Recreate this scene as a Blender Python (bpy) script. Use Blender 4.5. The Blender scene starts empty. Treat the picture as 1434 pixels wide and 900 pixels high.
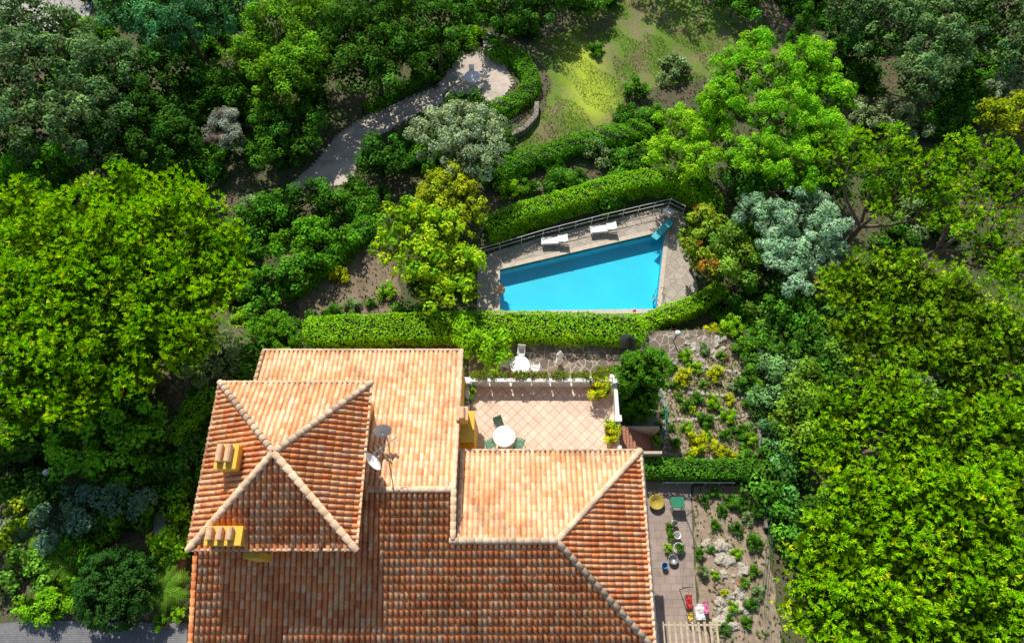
import bpy, bmesh, math, random
import numpy as np
from mathutils import Vector, Matrix
from mathutils import noise as mn
from mathutils.geometry import delaunay_2d_cdt

random.seed(7)
RNG = np.random.default_rng(11)
scene = bpy.context.scene

# ------------------------------------------------------------------ survey
# Site survey: drone station at (0,0,40), 24 mm lens, 25 deg off nadir.
CAMH, FOC, TILT = 40.0, 956.0, math.radians(25)
ST, CT = math.sin(TILT), math.cos(TILT)

def U(u, v, z=0.0):
    xc = (u-717)/FOC; yc = (450-v)/FOC
    t = (CAMH-z)/(CT-yc*ST)
    return (xc*t, (ST+yc*CT)*t, z)

def scl(v, z):
    yc = (450-v)/FOC
    return (CAMH-z)/(CT-yc*ST)/FOC      # metres per survey pixel

def sm(a, b, x):
    t = np.clip((np.asarray(x, float)-a)/(b-a), 0, 1)
    return t*t*(3-2*t)

def zg(x, y):
    x = np.asarray(x, float); y = np.asarray(y, float)
    w = 4*sm(14, 24, np.abs(x))
    z = -2.5*sm(17.9-w, 19.2+w, y)
    z = z-.05*np.clip(y-29, 0, 60)
    far = sm(30, 38, y)+.5*sm(15, 22, np.abs(x))*(1-sm(30, 38, y))
    z = z+far*(.35*np.sin(.23*x+1)*np.sin(.19*y+.5)+.12*np.sin(.7*x+.3*y)+.08*np.sin(1.1*y-.5*x))
    return z

def G(u, v, dz=0.0):
    z = 0.0
    for _ in range(25):
        x, y, _z = U(u, v, z)
        z = .5*z+.5*float(zg(x, y))
    return (x, y, z+dz)

# ------------------------------------------------------------------ materials
def new_mat(name):
    m = bpy.data.materials.new(name); m.use_nodes = True
    nt = m.node_tree
    return m, nt, nt.nodes['Principled BSDF']

def N(nt, t, **k):
    n = nt.nodes.new(t)
    for a, b in k.items():
        setattr(n, a, b)
    return n

def mixc(nt, fac, a, b, mode='MIX'):
    n = nt.nodes.new('ShaderNodeMix'); n.data_type = 'RGBA'; n.blend_type = mode
    for sock, val in ((n.inputs[0], fac), (n.inputs[6], a), (n.inputs[7], b)):
        if hasattr(val, 'is_output'):
            nt.links.new(val, sock)
        elif isinstance(val, (int, float)):
            sock.default_value = val
        else:
            sock.default_value = (*val, 1)
    return n.outputs[2]

def ramp(nt, src, stops):
    r = nt.nodes.new('ShaderNodeValToRGB')
    el = r.color_ramp.elements
    while len(el) < len(stops):
        el.new(.5)
    for e, (p, c) in zip(el, stops):
        e.position = p
        e.color = (c, c, c, 1) if isinstance(c, (int, float)) else (*c, 1)
    nt.links.new(src, r.inputs[0])
    return r.outputs[0]

def noise(nt, scale, detail=4, rough=.6, vec=None):
    n = N(nt, 'ShaderNodeTexNoise'); n.inputs['Scale'].default_value = scale
    n.inputs['Detail'].default_value = detail; n.inputs['Roughness'].default_value = rough
    if vec is None:
        tc = N(nt, 'ShaderNodeTexCoord'); vec = tc.outputs['Object']
    nt.links.new(vec, n.inputs['Vector'])
    return n.outputs['Fac']

def bump(nt, b, h, strength=.4, dist=.03):
    n = N(nt, 'ShaderNodeBump'); n.inputs['Strength'].default_value = strength
    n.inputs['Distance'].default_value = dist
    nt.links.new(h, n.inputs['Height']); nt.links.new(n.outputs[0], b.inputs['Normal'])

def pmat(name, col, rough=.7, var=.25, scale=3, bmp=.3, metal=0, col2=None):
    m, nt, b = new_mat(name)
    f = noise(nt, scale, 6)
    c2 = col2 or tuple(c*(1-var) for c in col)
    c1 = tuple(min(1, c*(1+var*.5)) for c in col)
    f2 = ramp(nt, f, [(.3, 0.0), (.7, 1.0)])
    nt.links.new(mixc(nt, f2, c2, c1), b.inputs['Base Color'])
    b.inputs['Roughness'].default_value = rough; b.inputs['Metallic'].default_value = metal
    if bmp:
        bump(nt, b, noise(nt, scale*6, 4), bmp, .02)
    return m

def attr_mat(name, rough=.8, mottled=.3, scale=12, bmp=.3, spec=.4):
    m, nt, b = new_mat(name)
    a = N(nt, 'ShaderNodeAttribute'); a.attribute_name = 'Col'
    f = ramp(nt, noise(nt, scale, 5), [(.3, 1-mottled), (.7, 1+mottled*.3)])
    # broad weathering stains and lichen
    g = ramp(nt, noise(nt, .55, 7, .72), [(.36, (.74, .68, .64)), (.52, (1.0, 1.0, 1.0)), (.66, (1.05, 1.06, 1.08))])
    c = mixc(nt, 1.0, mixc(nt, 1.0, a.outputs['Color'], f, 'MULTIPLY'), g, 'MULTIPLY')
    nt.links.new(c, b.inputs['Base Color'])
    b.inputs['Roughness'].default_value = rough
    b.inputs['Specular IOR Level'].default_value = spec
    if bmp:
        bump(nt, b, noise(nt, scale*3, 4), bmp, .02)
    return m

def leaf_mat(name, trans=.24):
    m, nt, b = new_mat(name); nt.nodes.remove(b)
    a = N(nt, 'ShaderNodeAttribute'); a.attribute_name = 'Col'
    d = N(nt, 'ShaderNodeBsdfDiffuse'); nt.links.new(a.outputs['Color'], d.inputs['Color'])
    t = N(nt, 'ShaderNodeBsdfTranslucent')
    nt.links.new(mixc(nt, 1.0, a.outputs['Color'], (1.25, 1.3, .5), 'MULTIPLY'), t.inputs['Color'])
    mx = N(nt, 'ShaderNodeMixShader'); mx.inputs[0].default_value = trans
    nt.links.new(d.outputs[0], mx.inputs[1]); nt.links.new(t.outputs[0], mx.inputs[2])
    nt.links.new(mx.outputs[0], nt.nodes['Material Output'].inputs['Surface'])
    return m

LEAF = leaf_mat('leaf')
BARK = pmat('bark', (.20, .14, .10), .9, .5, 6, .8)
BARKG = pmat('bark_grey', (.26, .22, .17), .9, .5, 6, .8)
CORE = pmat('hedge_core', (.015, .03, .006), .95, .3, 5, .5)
TILE = attr_mat('terracotta_tile', .85, .22, 9, .4)
PLASTER_Y = pmat('yellow_plaster', (.85, .50, .06), .85, .10, 2, .2)
PLASTER_C = pmat('cream_plaster', (.70, .56, .38), .85, .15, 2, .2)
WHITE = pmat('white_paint', (.80, .79, .76), .45, .08, 4, .05)
MORTAR = pmat('mortar', (.60, .46, .34), .9, .2, 5, .4)
CHCAP = pmat('chimney_tile', (.78, .47, .26), .85, .25, 6, .4)
GREENP = pmat('green_paint', (.03, .22, .12), .4, .1, 4, .05)
FENCEG = pmat('fence_green', (.04, .12, .05), .5, .1, 4, .05)
TEALP = pmat('teal_paint', (.05, .50, .58), .4, .1, 4, .05)
RAILG = pmat('rail_green', (.05, .36, .26), .4, .1, 4, .05)
GREYM = pmat('grey_metal', (.38, .38, .38), .4, .1, 4, .05, .6)
DARKM = pmat('dark_metal', (.04, .04, .04), .5, .1, 4, .05, .3)
TERRA = pmat('terracotta_pot', (.52, .22, .10), .8, .2, 6, .2)
GLASS = pmat('window_glass', (.03, .04, .05), .1, .1, 1, 0)
SHUT = pmat('shutter_wood', (.20, .10, .05), .6, .2, 5, .2)
WOOD = pmat('wood_slat', (.58, .46, .30), .7, .3, 6, .3)
CONC = pmat('concrete', (.42, .39, .35), .9, .25, 3, .4)
ROCK = pmat('rock', (.54, .48, .39), .9, .45, 4, .9)
BRICKS = pmat('brick_step', (.42, .18, .11), .85, .3, 6, .4)
REDC = pmat('red_cloth', (.5, .04, .03), .8, .1, 5, .1)
PINKC = pmat('pink_plastic', (.7, .18, .38), .4, .1, 5, .05)
BLUEC = pmat('blue_plastic', (.05, .22, .45), .4, .1, 5, .05)
YELC = pmat('yellow_plastic', (.7, .5, .05), .4, .1, 5, .05)

def voronoi_paving(name, c1, c2, grout, scale, gw=.04):
    m, nt, b = new_mat(name)
    tc = N(nt, 'ShaderNodeTexCoord')
    w = N(nt, 'ShaderNodeTexNoise'); w.inputs['Scale'].default_value = scale*.8
    nt.links.new(tc.outputs['Object'], w.inputs['Vector'])
    vm = N(nt, 'ShaderNodeVectorMath', operation='MULTIPLY_ADD')
    nt.links.new(w.outputs['Color'], vm.inputs[0]); vm.inputs[1].default_value = (.25, .25, 0)
    nt.links.new(tc.outputs['Object'], vm.inputs[2])
    ve = N(nt, 'ShaderNodeTexVoronoi', feature='DISTANCE_TO_EDGE'); ve.inputs['Scale'].default_value = scale
    vc = N(nt, 'ShaderNodeTexVoronoi'); vc.inputs['Scale'].default_value = scale
    for q in (ve, vc):
        nt.links.new(vm.outputs[0], q.inputs['Vector'])
    sp = N(nt, 'ShaderNodeSeparateColor'); nt.links.new(vc.outputs['Color'], sp.inputs[0])
    base = mixc(nt, sp.outputs[0], c1, c2)
    f = ramp(nt, noise(nt, 7, 6), [(.3, .65), (.7, 1.1)])
    base = mixc(nt, 1.0, base, f, 'MULTIPLY')
    g = ramp(nt, ve.outputs['Distance'], [(gw*.5, 0.0), (gw*1.6, 1.0)])
    nt.links.new(mixc(nt, g, grout, base), b.inputs['Base Color'])
    b.inputs['Roughness'].default_value = .85
    bump(nt, b, g, .6, .02)
    return m

DECKM = voronoi_paving('pool_deck_stone', (.54, .46, .37), (.44, .37, .30), (.34, .29, .23), 1.6)
PATIOM = voronoi_paving('crazy_paving', (.26, .19, .14), (.15, .12, .09), (.42, .36, .29), 1.8, .035)
WALLST = voronoi_paving('stone_wall', (.34, .30, .24), (.24, .20, .16), (.08, .07, .05), 3, .05)

def brickmat(name, c1, c2, mortar, bw, rh, ang=0, ms=.012, off=.5):
    m, nt, b = new_mat(name)
    tc = N(nt, 'ShaderNodeTexCoord'); mp = N(nt, 'ShaderNodeMapping')
    mp.inputs['Rotation'].default_value = (0, 0, ang)
    nt.links.new(tc.outputs['Object'], mp.inputs['Vector'])
    br = N(nt, 'ShaderNodeTexBrick'); br.inputs['Scale'].default_value = 1
    br.offset = off
    br.inputs['Color1'].default_value = (*c1, 1); br.inputs['Color2'].default_value = (*c2, 1)
    br.inputs['Mortar'].default_value = (*mortar, 1); br.inputs['Mortar Size'].default_value = ms
    br.inputs['Brick Width'].default_value = bw; br.inputs['Row Height'].default_value = rh
    nt.links.new(mp.outputs[0], br.inputs['Vector'])
    f = ramp(nt, noise(nt, 1.3, 7), [(.3, .75), (.7, 1.08)])
    nt.links.new(mixc(nt, 1.0, br.outputs['Color'], f, 'MULTIPLY'), b.inputs['Base Color'])
    b.inputs['Roughness'].default_value = .75
    return m

TERRM = brickmat('terrace_tiles', (.85, .65, .51), (.80, .59, .45), (.64, .35, .24), .42, .42, math.radians(45), .02, 0)
LANEM = brickmat('lane_paving', (.42, .31, .26), (.35, .27, .23), (.22, .18, .15), .6, .4)
DRIVEM = brickmat('drive_paving', (.26, .25, .26), (.21, .205, .21), (.12, .12, .12), .2, .1)
PATHM = pmat('gravel_path_mat', (.56, .47, .39), .95, .3, 1.2, .8)
SOILM = pmat('garden_soil_mat', (.36, .27, .19), .95, .4, 2.2, .9)

# ------------------------------------------------------------------ mesh builder
def link(o, parent=None):
    scene.collection.objects.link(o)
    if parent is not None:
        o.parent = parent
    return o

def empty(name, loc=(0, 0, 0)):
    e = bpy.data.objects.new(name, None); e.location = loc
    e.empty_display_size = .3
    return link(e)

class MB:
    def __init__(s):
        s.v = []; s.f = []; s.m = []
    def add(s, vs, fs, mi=0):
        o = len(s.v); s.v += [tuple(p) for p in vs]
        s.f += [tuple(i+o for i in f) for f in fs]; s.m += [mi]*len(fs)
    def box(s, c, d, mi=0, rz=0, rx=0):
        R = Matrix.Rotation(rz, 3, 'Z') @ Matrix.Rotation(rx, 3, 'X')
        vs = []
        for sx in (-.5, .5):
            for sy in (-.5, .5):
                for sz in (-.5, .5):
                    vs.append(Vector(c)+R @ Vector((sx*d[0], sy*d[1], sz*d[2])))
        s.add(vs, [(0, 1, 3, 2), (4, 6, 7, 5), (0, 4, 5, 1), (2, 3, 7, 6), (0, 2, 6, 4), (1, 5, 7, 3)], mi)
    def tube(s, pts, rad, n=8, mi=0, cap=True):
        pts = [Vector(p) for p in pts]
        if not hasattr(rad, '__len__'):
            rad = [rad]*len(pts)
        vs = []
        for i, p in enumerate(pts):
            d = (pts[min(i+1, len(pts)-1)]-pts[max(i-1, 0)])
            d = d.normalized() if d.length > 1e-6 else Vector((0, 0, 1))
            a = d.cross(Vector((0, 0, 1)) if abs(d.z) < .9 else Vector((1, 0, 0))).normalized()
            b = d.cross(a)
            for k in range(n):
                t = 2*math.pi*k/n
                vs.append(p+(a*math.cos(t)+b*math.sin(t))*rad[i])
        fs = []
        for i in range(len(pts)-1):
            for k in range(n):
                k2 = (k+1) % n
                fs.append((i*n+k, i*n+k2, (i+1)*n+k2, (i+1)*n+k))
        if cap:
            fs.append(tuple(range(n))[::-1]); fs.append(tuple((len(pts)-1)*n+k for k in range(n)))
        s.add(vs, fs, mi)
    def lathe(s, c, prof, n=16, mi=0):
        vs = []
        for r, z in prof:
            for k in range(n):
                t = 2*math.pi*k/n
                vs.append((c[0]+r*math.cos(t), c[1]+r*math.sin(t), c[2]+z))
        fs = []
        for i in range(len(prof)-1):
            for k in range(n):
                k2 = (k+1) % n
                fs.append((i*n+k, i*n+k2, (i+1)*n+k2, (i+1)*n+k))
        fs.append(tuple((len(prof)-1)*n+k for k in range(n)))
        s.add(vs, fs, mi)
    def obj(s, name, mats, parent=None, smooth=False, bevel=0):
        me = bpy.data.meshes.new(name); me.from_pydata(s.v, [], s.f)
        for m in mats:
            me.materials.append(m)
        me.polygons.foreach_set('material_index', s.m)
        if smooth:
            me.polygons.foreach_set('use_smooth', [True]*len(s.f))
        me.update()
        o = bpy.data.objects.new(name, me); link(o, parent)
        if bevel:
            bm = o.modifiers.new('Bevel', 'BEVEL'); bm.width = bevel; bm.segments = 2
        return o

def inside(poly, x, y):
    x = np.asarray(x, float); y = np.asarray(y, float)
    r = np.zeros(x.shape, bool)
    n = len(poly)
    for i in range(n):
        x1, y1 = poly[i][:2]; x2, y2 = poly[(i+1) % n][:2]
        c = ((y1 > y) != (y2 > y))
        with np.errstate(divide='ignore', invalid='ignore'):
            xi = (x2-x1)*(y-y1)/((y2-y1) if y2 != y1 else 1e-9)+x1
        r ^= c & (x < xi)
    return r

def densify(poly, step):
    out = []
    for i in range(len(poly)):
        a = Vector(poly[i][:2]); b = Vector(poly[(i+1) % len(poly)][:2])
        k = max(1, int((b-a).length/step))
        for j in range(k):
            out.append(a.lerp(b, j/k))
    return out

def sheet(name, poly, mat, dz=.03, z=None, hole=None, step=.6, skirt=.0, wob=0):
    """surface patch following the terrain (or at fixed z)"""
    P = densify(poly, step)
    if wob:
        P = [Vector((p.x+wob*math.sin(p.y*3.1+p.x*1.3), p.y+wob*math.sin(p.x*2.7+1))) for p in P]
    pl = [(p.x, p.y) for p in P]
    Hs = densify(hole, step) if hole else []
    verts = list(P); edges = [(i, (i+1) % len(P)) for i in range(len(P))]
    o = len(verts); verts += Hs
    edges += [(o+i, o+(i+1) % len(Hs)) for i in range(len(Hs))]
    xs = [p.x for p in P]; ys = [p.y for p in P]
    gx, gy = np.meshgrid(np.arange(min(xs), max(xs), step), np.arange(min(ys), max(ys), step))
    ok = inside(pl, gx, gy)
    if hole:
        ok &= ~inside(hole, gx, gy)
    verts += [Vector((a, b)) for a, b in zip(gx[ok], gy[ok])]
    r = delaunay_2d_cdt(verts, edges, [], 0, 1e-4)
    vv = np.array([(p.x, p.y) for p in r[0]])
    zz = np.full(len(vv), z) if z is not None else zg(vv[:, 0], vv[:, 1])+dz
    fs = []
    for f in r[2]:
        c = vv[list(f)].mean(0)
        if inside(pl, [c[0]], [c[1]])[0] and not (hole and inside(hole, [c[0]], [c[1]])[0]):
            fs.append(tuple(f))
    me = bpy.data.meshes.new(name)
    me.from_pydata([(a, b, c) for (a, b), c in zip(vv, zz)], [], fs)
    me.materials.append(mat)
    bm = bmesh.new(); bm.from_mesh(me)
    for f in bm.faces:
        if f.normal.z < 0:
            f.normal_flip()
    if skirt:
        be = [e for e in bm.edges if e.is_boundary]
        rr = bmesh.ops.extrude_edge_only(bm, edges=be)
        for q in rr['geom']:
            if isinstance(q, bmesh.types.BMVert):
                q.co.z -= skirt
    bm.to_mesh(me); bm.free()
    return link(bpy.data.objects.new(name, me))

# ------------------------------------------------------------------ ground
pool = [U(700, 378, -2.45)[:2], U(931, 324, -2.45)[:2], U(919, 433, -2.45)[:2], U(700, 436, -2.45)[:2]]
def grow(poly, d):
    c = np.array(poly).mean(0); out = []
    n = len(poly)
    for i in range(n):
        a = Vector(poly[i-1]); b = Vector(poly[i]); c2 = Vector(poly[(i+1) % n])
        d1 = (b-a).normalized(); d2 = (c2-b).normalized()
        n1 = Vector((d1.y, -d1.x)); n2 = Vector((d2.y, -d2.x))
        if n1.dot(b-Vector(c)) < 0:
            n1 = -n1
        if n2.dot(b-Vector(c)) < 0:
            n2 = -n2
        k = (n1+n2)
        k = k/(k.length_squared)*2
        out.append(tuple(b+k*d))
    return out
pool_big = grow(pool, .62)
lawn = [G(*p)[:2] for p in [(735, 60), (800, 40), (860, 5), (900, -40), (1010, -40), (1060, 30), (1110, 75), (1010, 105), (900, 125), (860, 165), (800, 225), (740, 240), (700, 225), (735, 190), (765, 150), (770, 110)]]
lawn_sun_tint = [G(*p)[:2] for p in [(790, 55), (825, 60), (850, 110), (865, 150), (840, 172), (812, 168), (795, 110)]]  # sunlit streak of the lawn, painted in as brighter grass
xsn = np.concatenate([np.linspace(-400, -50, 15)[:-1], np.arange(-50, 50.01, .5), np.linspace(50, 400, 15)[1:]])
ysn = np.concatenate([np.linspace(-400, -16, 14)[:-1], np.arange(-16, 74.01, .5), np.linspace(74, 500, 14)[1:]])
gx, gy = np.meshgrid(xsn, ysn)
gz = zg(gx, gy)
gz[gy > 90] = np.minimum(gz[gy > 90], -5)
gz = np.where(inside(pool_big, gx, gy), -5.0, gz)
nx_, ny_ = len(xsn), len(ysn)
vs = np.stack([gx.ravel(), gy.ravel(), gz.ravel()], 1)
idx = np.arange(nx_*ny_).reshape(ny_, nx_)
fq = np.stack([idx[:-1, :-1], idx[:-1, 1:], idx[1:, 1:], idx[1:, :-1]], -1).reshape(-1, 4)

def np_mesh(name, v, f, cols=None, mi=None, mats=()):
    me = bpy.data.meshes.new(name)
    me.vertices.add(len(v)); me.vertices.foreach_set('co', np.asarray(v, np.float32).ravel())
    me.loops.add(len(f)*4); me.loops.foreach_set('vertex_index', np.asarray(f, np.int32).ravel())
    me.polygons.add(len(f)); me.polygons.foreach_set('loop_start', np.arange(len(f), dtype=np.int32)*4)
    for m in mats:
        me.materials.append(m)
    if mi is not None:
        me.polygons.foreach_set('material_index', np.asarray(mi, np.int32))
    if cols is not None:
        a = me.color_attributes.new('Col', 'FLOAT_COLOR', 'POINT')
        c4 = np.ones((len(v), 4), np.float32); c4[:, :3] = cols
        a.data.foreach_set('color', c4.ravel())
    me.update(calc_edges=True)
    return me

mg, nt, b = new_mat('soil_and_grass')
a = N(nt, 'ShaderNodeAttribute'); a.attribute_name = 'Col'
sp = N(nt, 'ShaderNodeSeparateColor'); nt.links.new(a.outputs['Color'], sp.inputs[0])
n1 = noise(nt, .5, 8, .65); n2 = noise(nt, 6, 8, .7)
soil = mixc(nt, ramp(nt, n2, [(.3, 0.0), (.7, 1.0)]), (.07, .055, .03), (.19, .145, .09))  # soil colour darkened to paint the shade of unlit ground
soil = mixc(nt, ramp(nt, n1, [(.40, 0.0), (.58, .85)]), soil, (.06, .105, .02))
grass = mixc(nt, ramp(nt, n2, [(.3, 0.0), (.7, 1.0)]), (.07, .155, .012), (.17, .27, .02))
dry = mixc(nt, ramp(nt, n2, [(.3, 0.0), (.7, 1.0)]), (.16, .12, .06), (.28, .23, .11))
grass = mixc(nt, ramp(nt, n1, [(.45, 0.0), (.58, .85)]), grass, dry)
gsun_tint = mixc(nt, ramp(nt, n2, [(.3, 0.0), (.7, 1.0)]), (.28, .38, .02), (.46, .56, .04))  # brighter grass colour that paints the sunlight in
grass = mixc(nt, sp.outputs[1], grass, gsun_tint)
add = N(nt, 'ShaderNodeMath', operation='ADD'); nt.links.new(sp.outputs[0], add.inputs[0])
sub = N(nt, 'ShaderNodeMath', operation='MULTIPLY_ADD'); nt.links.new(n1, sub.inputs[0])
sub.inputs[1].default_value = .9; sub.inputs[2].default_value = -.45
nt.links.new(sub.outputs[0], add.inputs[1])
f = ramp(nt, add.outputs[0], [(.4, 0.0), (.6, 1.0)])
nt.links.new(mixc(nt, f, soil, grass), b.inputs['Base Color'])
b.inputs['Roughness'].default_value = .95
bump(nt, b, n2, .9, .08)
gc = np.zeros((len(vs), 3))
def blurmask(poly):
    acc = 0
    for dx, dy in [(0, 0), (.5, 0), (-.5, 0), (0, .5), (0, -.5), (.9, .9), (-.9, .9), (.9, -.9), (-.9, -.9)]:
        acc = acc+inside(poly, gx+dx, gy+dy).astype(float)
    return acc/9
gc[:, 0] = blurmask(lawn).ravel(); gc[:, 1] = blurmask(lawn_sun_tint).ravel()
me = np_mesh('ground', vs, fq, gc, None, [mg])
me.polygons.foreach_set('use_smooth', [True]*len(me.polygons))
link(bpy.data.objects.new('ground', me))

# ------------------------------------------------------------------ paths and paving
path_poly = [G(*p)[:2] for p in [(405, 262), (430, 240), (455, 213), (475, 188), (520, 160), (575, 137), (612, 124), (628, 97), (655, 78), (680, 72), (705, 88), (718, 118), (700, 143), (668, 147), (640, 150), (600, 150), (562, 172), (524, 193), (502, 228), (490, 258), (450, 262), (420, 275)]]
sheet('gravel_path', path_poly, PATHM, .04, wob=.12)
dirt = [G(*p)[:2] for p in [(415, 420), (470, 372), (520, 340), (560, 380), (560, 440), (480, 445), (420, 445)]]
sheet('dirt_path', dirt, pmat('dirt_mat', (.24, .175, .12), .95, .4, 1.5, .9), .035, wob=.15)
deck = [U(*p, -2.42)[:2] for p in [(668, 362), (700, 350), (760, 332), (850, 309), (936, 288), (957, 298), (962, 340), (978, 405), (968, 425), (930, 447), (668, 447)]]
sheet('pool_deck', deck, DECKM, z=-2.42, hole=grow(pool, .0), step=.8, skirt=.3)
patio = [(-2.7, 13.3), (6, 13.3), (8.6, 13.0), (10.2, 14.6), (13.2, 17.1), (13.0, 18.1), (9.4, 17.9), (8, 17.2), (-2.7, 17.2)]
sheet('crazy_paving_patio', patio, PATIOM, z=.05, step=1)
sheet('garden_soil', [(8.7, 9.7), (14.6, 9.7), (15.6, 17.0), (13.2, 17.0), (10.3, 14.5), (8.8, 13.0)], SOILM, .02, wob=.15)
sheet('rockery_soil', [(9.9, -2), (14.3, -2), (14.4, 8.2), (10.5, 8.2), (10.2, 4)], SOILM, .02, wob=.1)
lane = [(6.1, -2.0), (9.8, -2.0), (10.1, 4), (10.4, 8.6), (6.1, 8.6)]
sheet('paved_lane', lane, LANEM, z=.04, step=1)
sheet('garden_walk', [(6.0, 8.7), (8.6, 8.7), (8.7, 12.9), (6.0, 12.9)], LANEM, z=.045, step=1)
sheet('driveway', [G(*p)[:2] for p in [(-60, 960), (0, 872), (60, 868), (262, 872), (262, 960)]], DRIVEM, .03)
sheet('side_path', [G(*p)[:2] for p in [(215, 690), (250, 680), (262, 740), (255, 800), (215, 770)]], CONC, .03)
sheet('far_road', [G(*p)[:2] for p in [(-30, 20), (60, -30), (140, -20), (120, 35), (80, 45), (20, 70), (-40, 90)]], CONC, .04)

# ------------------------------------------------------------------ swimming pool
sw = empty('swimming_pool')
mb = MB()
top = [(x, y, -2.40) for x, y in pool]; bot = [(x, y, -3.35) for x, y in pool]
mb.add(top+bot, [(4, 5, 6, 7)]+[(i, i+4, (i+1) % 4+4, (i+1) % 4) for i in range(4)])
POOLP = pmat('pool_paint', (.012, .60, .76), .6, .10, .4, 0)
mb.obj('basin', [POOLP], sw)
w = MB(); w.add([(x, y, -2.56) for x, y in grow(pool, -.005)], [(0, 1, 2, 3)])
mw, nt, b = new_mat('pool_water')
nt.nodes.remove(b)
tr = N(nt, 'ShaderNodeBsdfTransparent'); tr.inputs[0].default_value = (.75, .96, .99, 1)
gl = N(nt, 'ShaderNodeBsdfGlossy'); gl.inputs['Roughness'].default_value = .04
fr = N(nt, 'ShaderNodeFresnel'); fr.inputs['IOR'].default_value = 1.33
bp = N(nt, 'ShaderNodeBump'); bp.inputs['Strength'].default_value = .4; bp.inputs['Distance'].default_value = .05
nt.links.new(noise(nt, 2.2, 4), bp.inputs['Height'])
nt.links.new(bp.outputs[0], gl.inputs['Normal']); nt.links.new(bp.outputs[0], fr.inputs['Normal'])
mx = N(nt, 'ShaderNodeMixShader'); nt.links.new(fr.outputs[0], mx.inputs[0])
nt.links.new(tr.outputs[0], mx.inputs[1]); nt.links.new(gl.outputs[0], mx.inputs[2])
nt.links.new(mx.outputs[0], nt.nodes['Material Output'].inputs['Surface'])
w.obj('water', [mw], sw)
cop = MB()
pi_, po_ = grow(pool, .0), grow(pool, .32)
COPM = pmat('coping_stone', (.60, .50, .40), .8, .2, 4, .3)
for i in range(4):
    j = (i+1) % 4
    a_, b_, c_, d_ = pi_[i], pi_[j], po_[j], po_[i]
    v8 = [(*p, z) for z in (-2.45, -2.37) for p in (a_, b_, c_, d_)]
    cop.add(v8, [(4, 5, 6, 7), (0, 1, 5, 4), (2, 3, 7, 6), (1, 2, 6, 5), (3, 0, 4, 7)])
cop.obj('coping', [COPM], sw)
p0 = U(700, 406, -2.5)
st = MB()
st.lathe((p0[0], p0[1], -2.52), [(.38, 0), (.38, .17), (.34, .19)], 20)
st.obj('round_step', [CHCAP], sw)
db = empty('diving_board', U(926, 326, -2.4))
m_ = MB(); m_.box((0, 0, .42), (.5, 2.0, .06), 0, rz=-.75)
m_.box((.32, .34, .2), (.36, .5, .38), 1, rz=-.75); m_.tube([(-.3, -.28, 0), (-.3, -.28, .39)], .03, 8, 1)
m_.obj('board', [TEALP, WHITE], db, bevel=.01)
ld = MB(); q = U(921, 415, -2.37)
for dy in (-.25, .25):
    ld.tube([(q[0]+.35, q[1]+dy, -2.37), (q[0]+.35, q[1]+dy, -1.6), (q[0], q[1]+dy, -1.5), (q[0]-.2, q[1]+dy, -1.8), (q[0]-.2, q[1]+dy, -3.2)], .025, 8)
for z in (-2.7, -3.0):
    ld.box((q[0]-.2, q[1], z), (.1, .5, .04))
ld.obj('pool_ladder', [GREYM], None, True)
fl = MB(); q = U(888, 434, -2.36)
fl.lathe((q[0], q[1], -2.365), [(.03, 0), (.11, .02), (.12, .05), (.06, .08)], 12)
fl.obj('pool_float', [PINKC], None, True)

def rail(name, pts, h, mat, spacing=1.2, r=.025, rows=(1.0, .5)):
    m = MB(); P = [Vector(p) for p in pts]
    for i in range(len(P)-1):
        a, b_ = P[i], P[i+1]; k = max(1, int((b_-a).length/spacing))
        for j in range(k+(i == len(P)-2)):
            q = a.lerp(b_, j/k); m.tube([q, q+Vector((0, 0, h))], r, 6)
        for rr in rows:
            m.tube([a+Vector((0, 0, h*rr)), b_+Vector((0, 0, h*rr))], r*.9, 6)
    return m.obj(name, [mat])
rail('pool_railing', [U(672, 358, -2.42), U(700, 350, -2.42), U(760, 332, -2.42), U(850, 309, -2.42), U(936, 289, -2.42), U(956, 299, -2.42)], .95, WHITE)

def lounger(loc, rz):
    e = empty('sun_lounger', loc); e.rotation_euler = (0, 0, rz)
    m = MB()
    for s in (-.3, .3):
        m.box((.0, s, .34), (1.25, .05, .06)); m.box((-.93, s, .52), (.75, .05, .06), 0)
    for i in range(11):
        m.box((-.55+i*.115, 0, .38), (.085, .6, .025))
    for i in range(6):
        m.box((-.62-i*.115, 0, .42+i*.065), (.10, .6, .025))
    for x in (-.5, .5):
        for s in (-.28, .28):
            m.box((x, s, .16), (.05, .05, .32))
    m.box((0, 0, .42), (1.2, .54, .05)); m.box((-.9, 0, .62), (.7, .54, .05))
    m.obj('frame_and_cushion', [WHITE], e, bevel=.01)
    return e
lounger(U(770, 341, -2.42), math.radians(176)+.12)
lounger(U(838, 325, -2.42), 3.26)

def chair(name, loc, rz, mat, sc=1.0):
    e = empty(name, loc); e.rotation_euler = (0, 0, rz); e.scale = (sc,)*3
    m = MB()
    for x in (-.22, .22):
        m.tube([(x, -.22, 0), (x, -.22, .44)], .02, 6)
        m.tube([(x, .22, 0), (x, .22, .44), (x*1.02, .30, .88)], .02, 6)
        m.tube([(x, -.22, .44), (x, -.22, .64), (x, .25, .66)], .018, 6)
    for i in range(6):
        m.box((0, -.21+i*.085, .45), (.46, .07, .025))
    for i in range(5):
        m.box((0, .235+i*.016, .52+i*.085), (.44, .02, .065))
    m.box((0, .30, .88), (.48, .03, .06))
    m.obj('frame', [mat], e)
    return e
chair('deck_chair', U(934, 304, -2.42), 2.4, WHITE, 1.35)

def round_table(name, loc, r, mat):
    e = empty(name, loc); m = MB()
    m.lathe((0, 0, 0), [(.3, 0), (.3, .04), (.06, .08), (.05, .68), (.2, .7), (r, .71), (r+.01, .74), (r-.02, .76)], 28)
    m.obj('top_and_pedestal', [mat], e)
    return e

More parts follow.
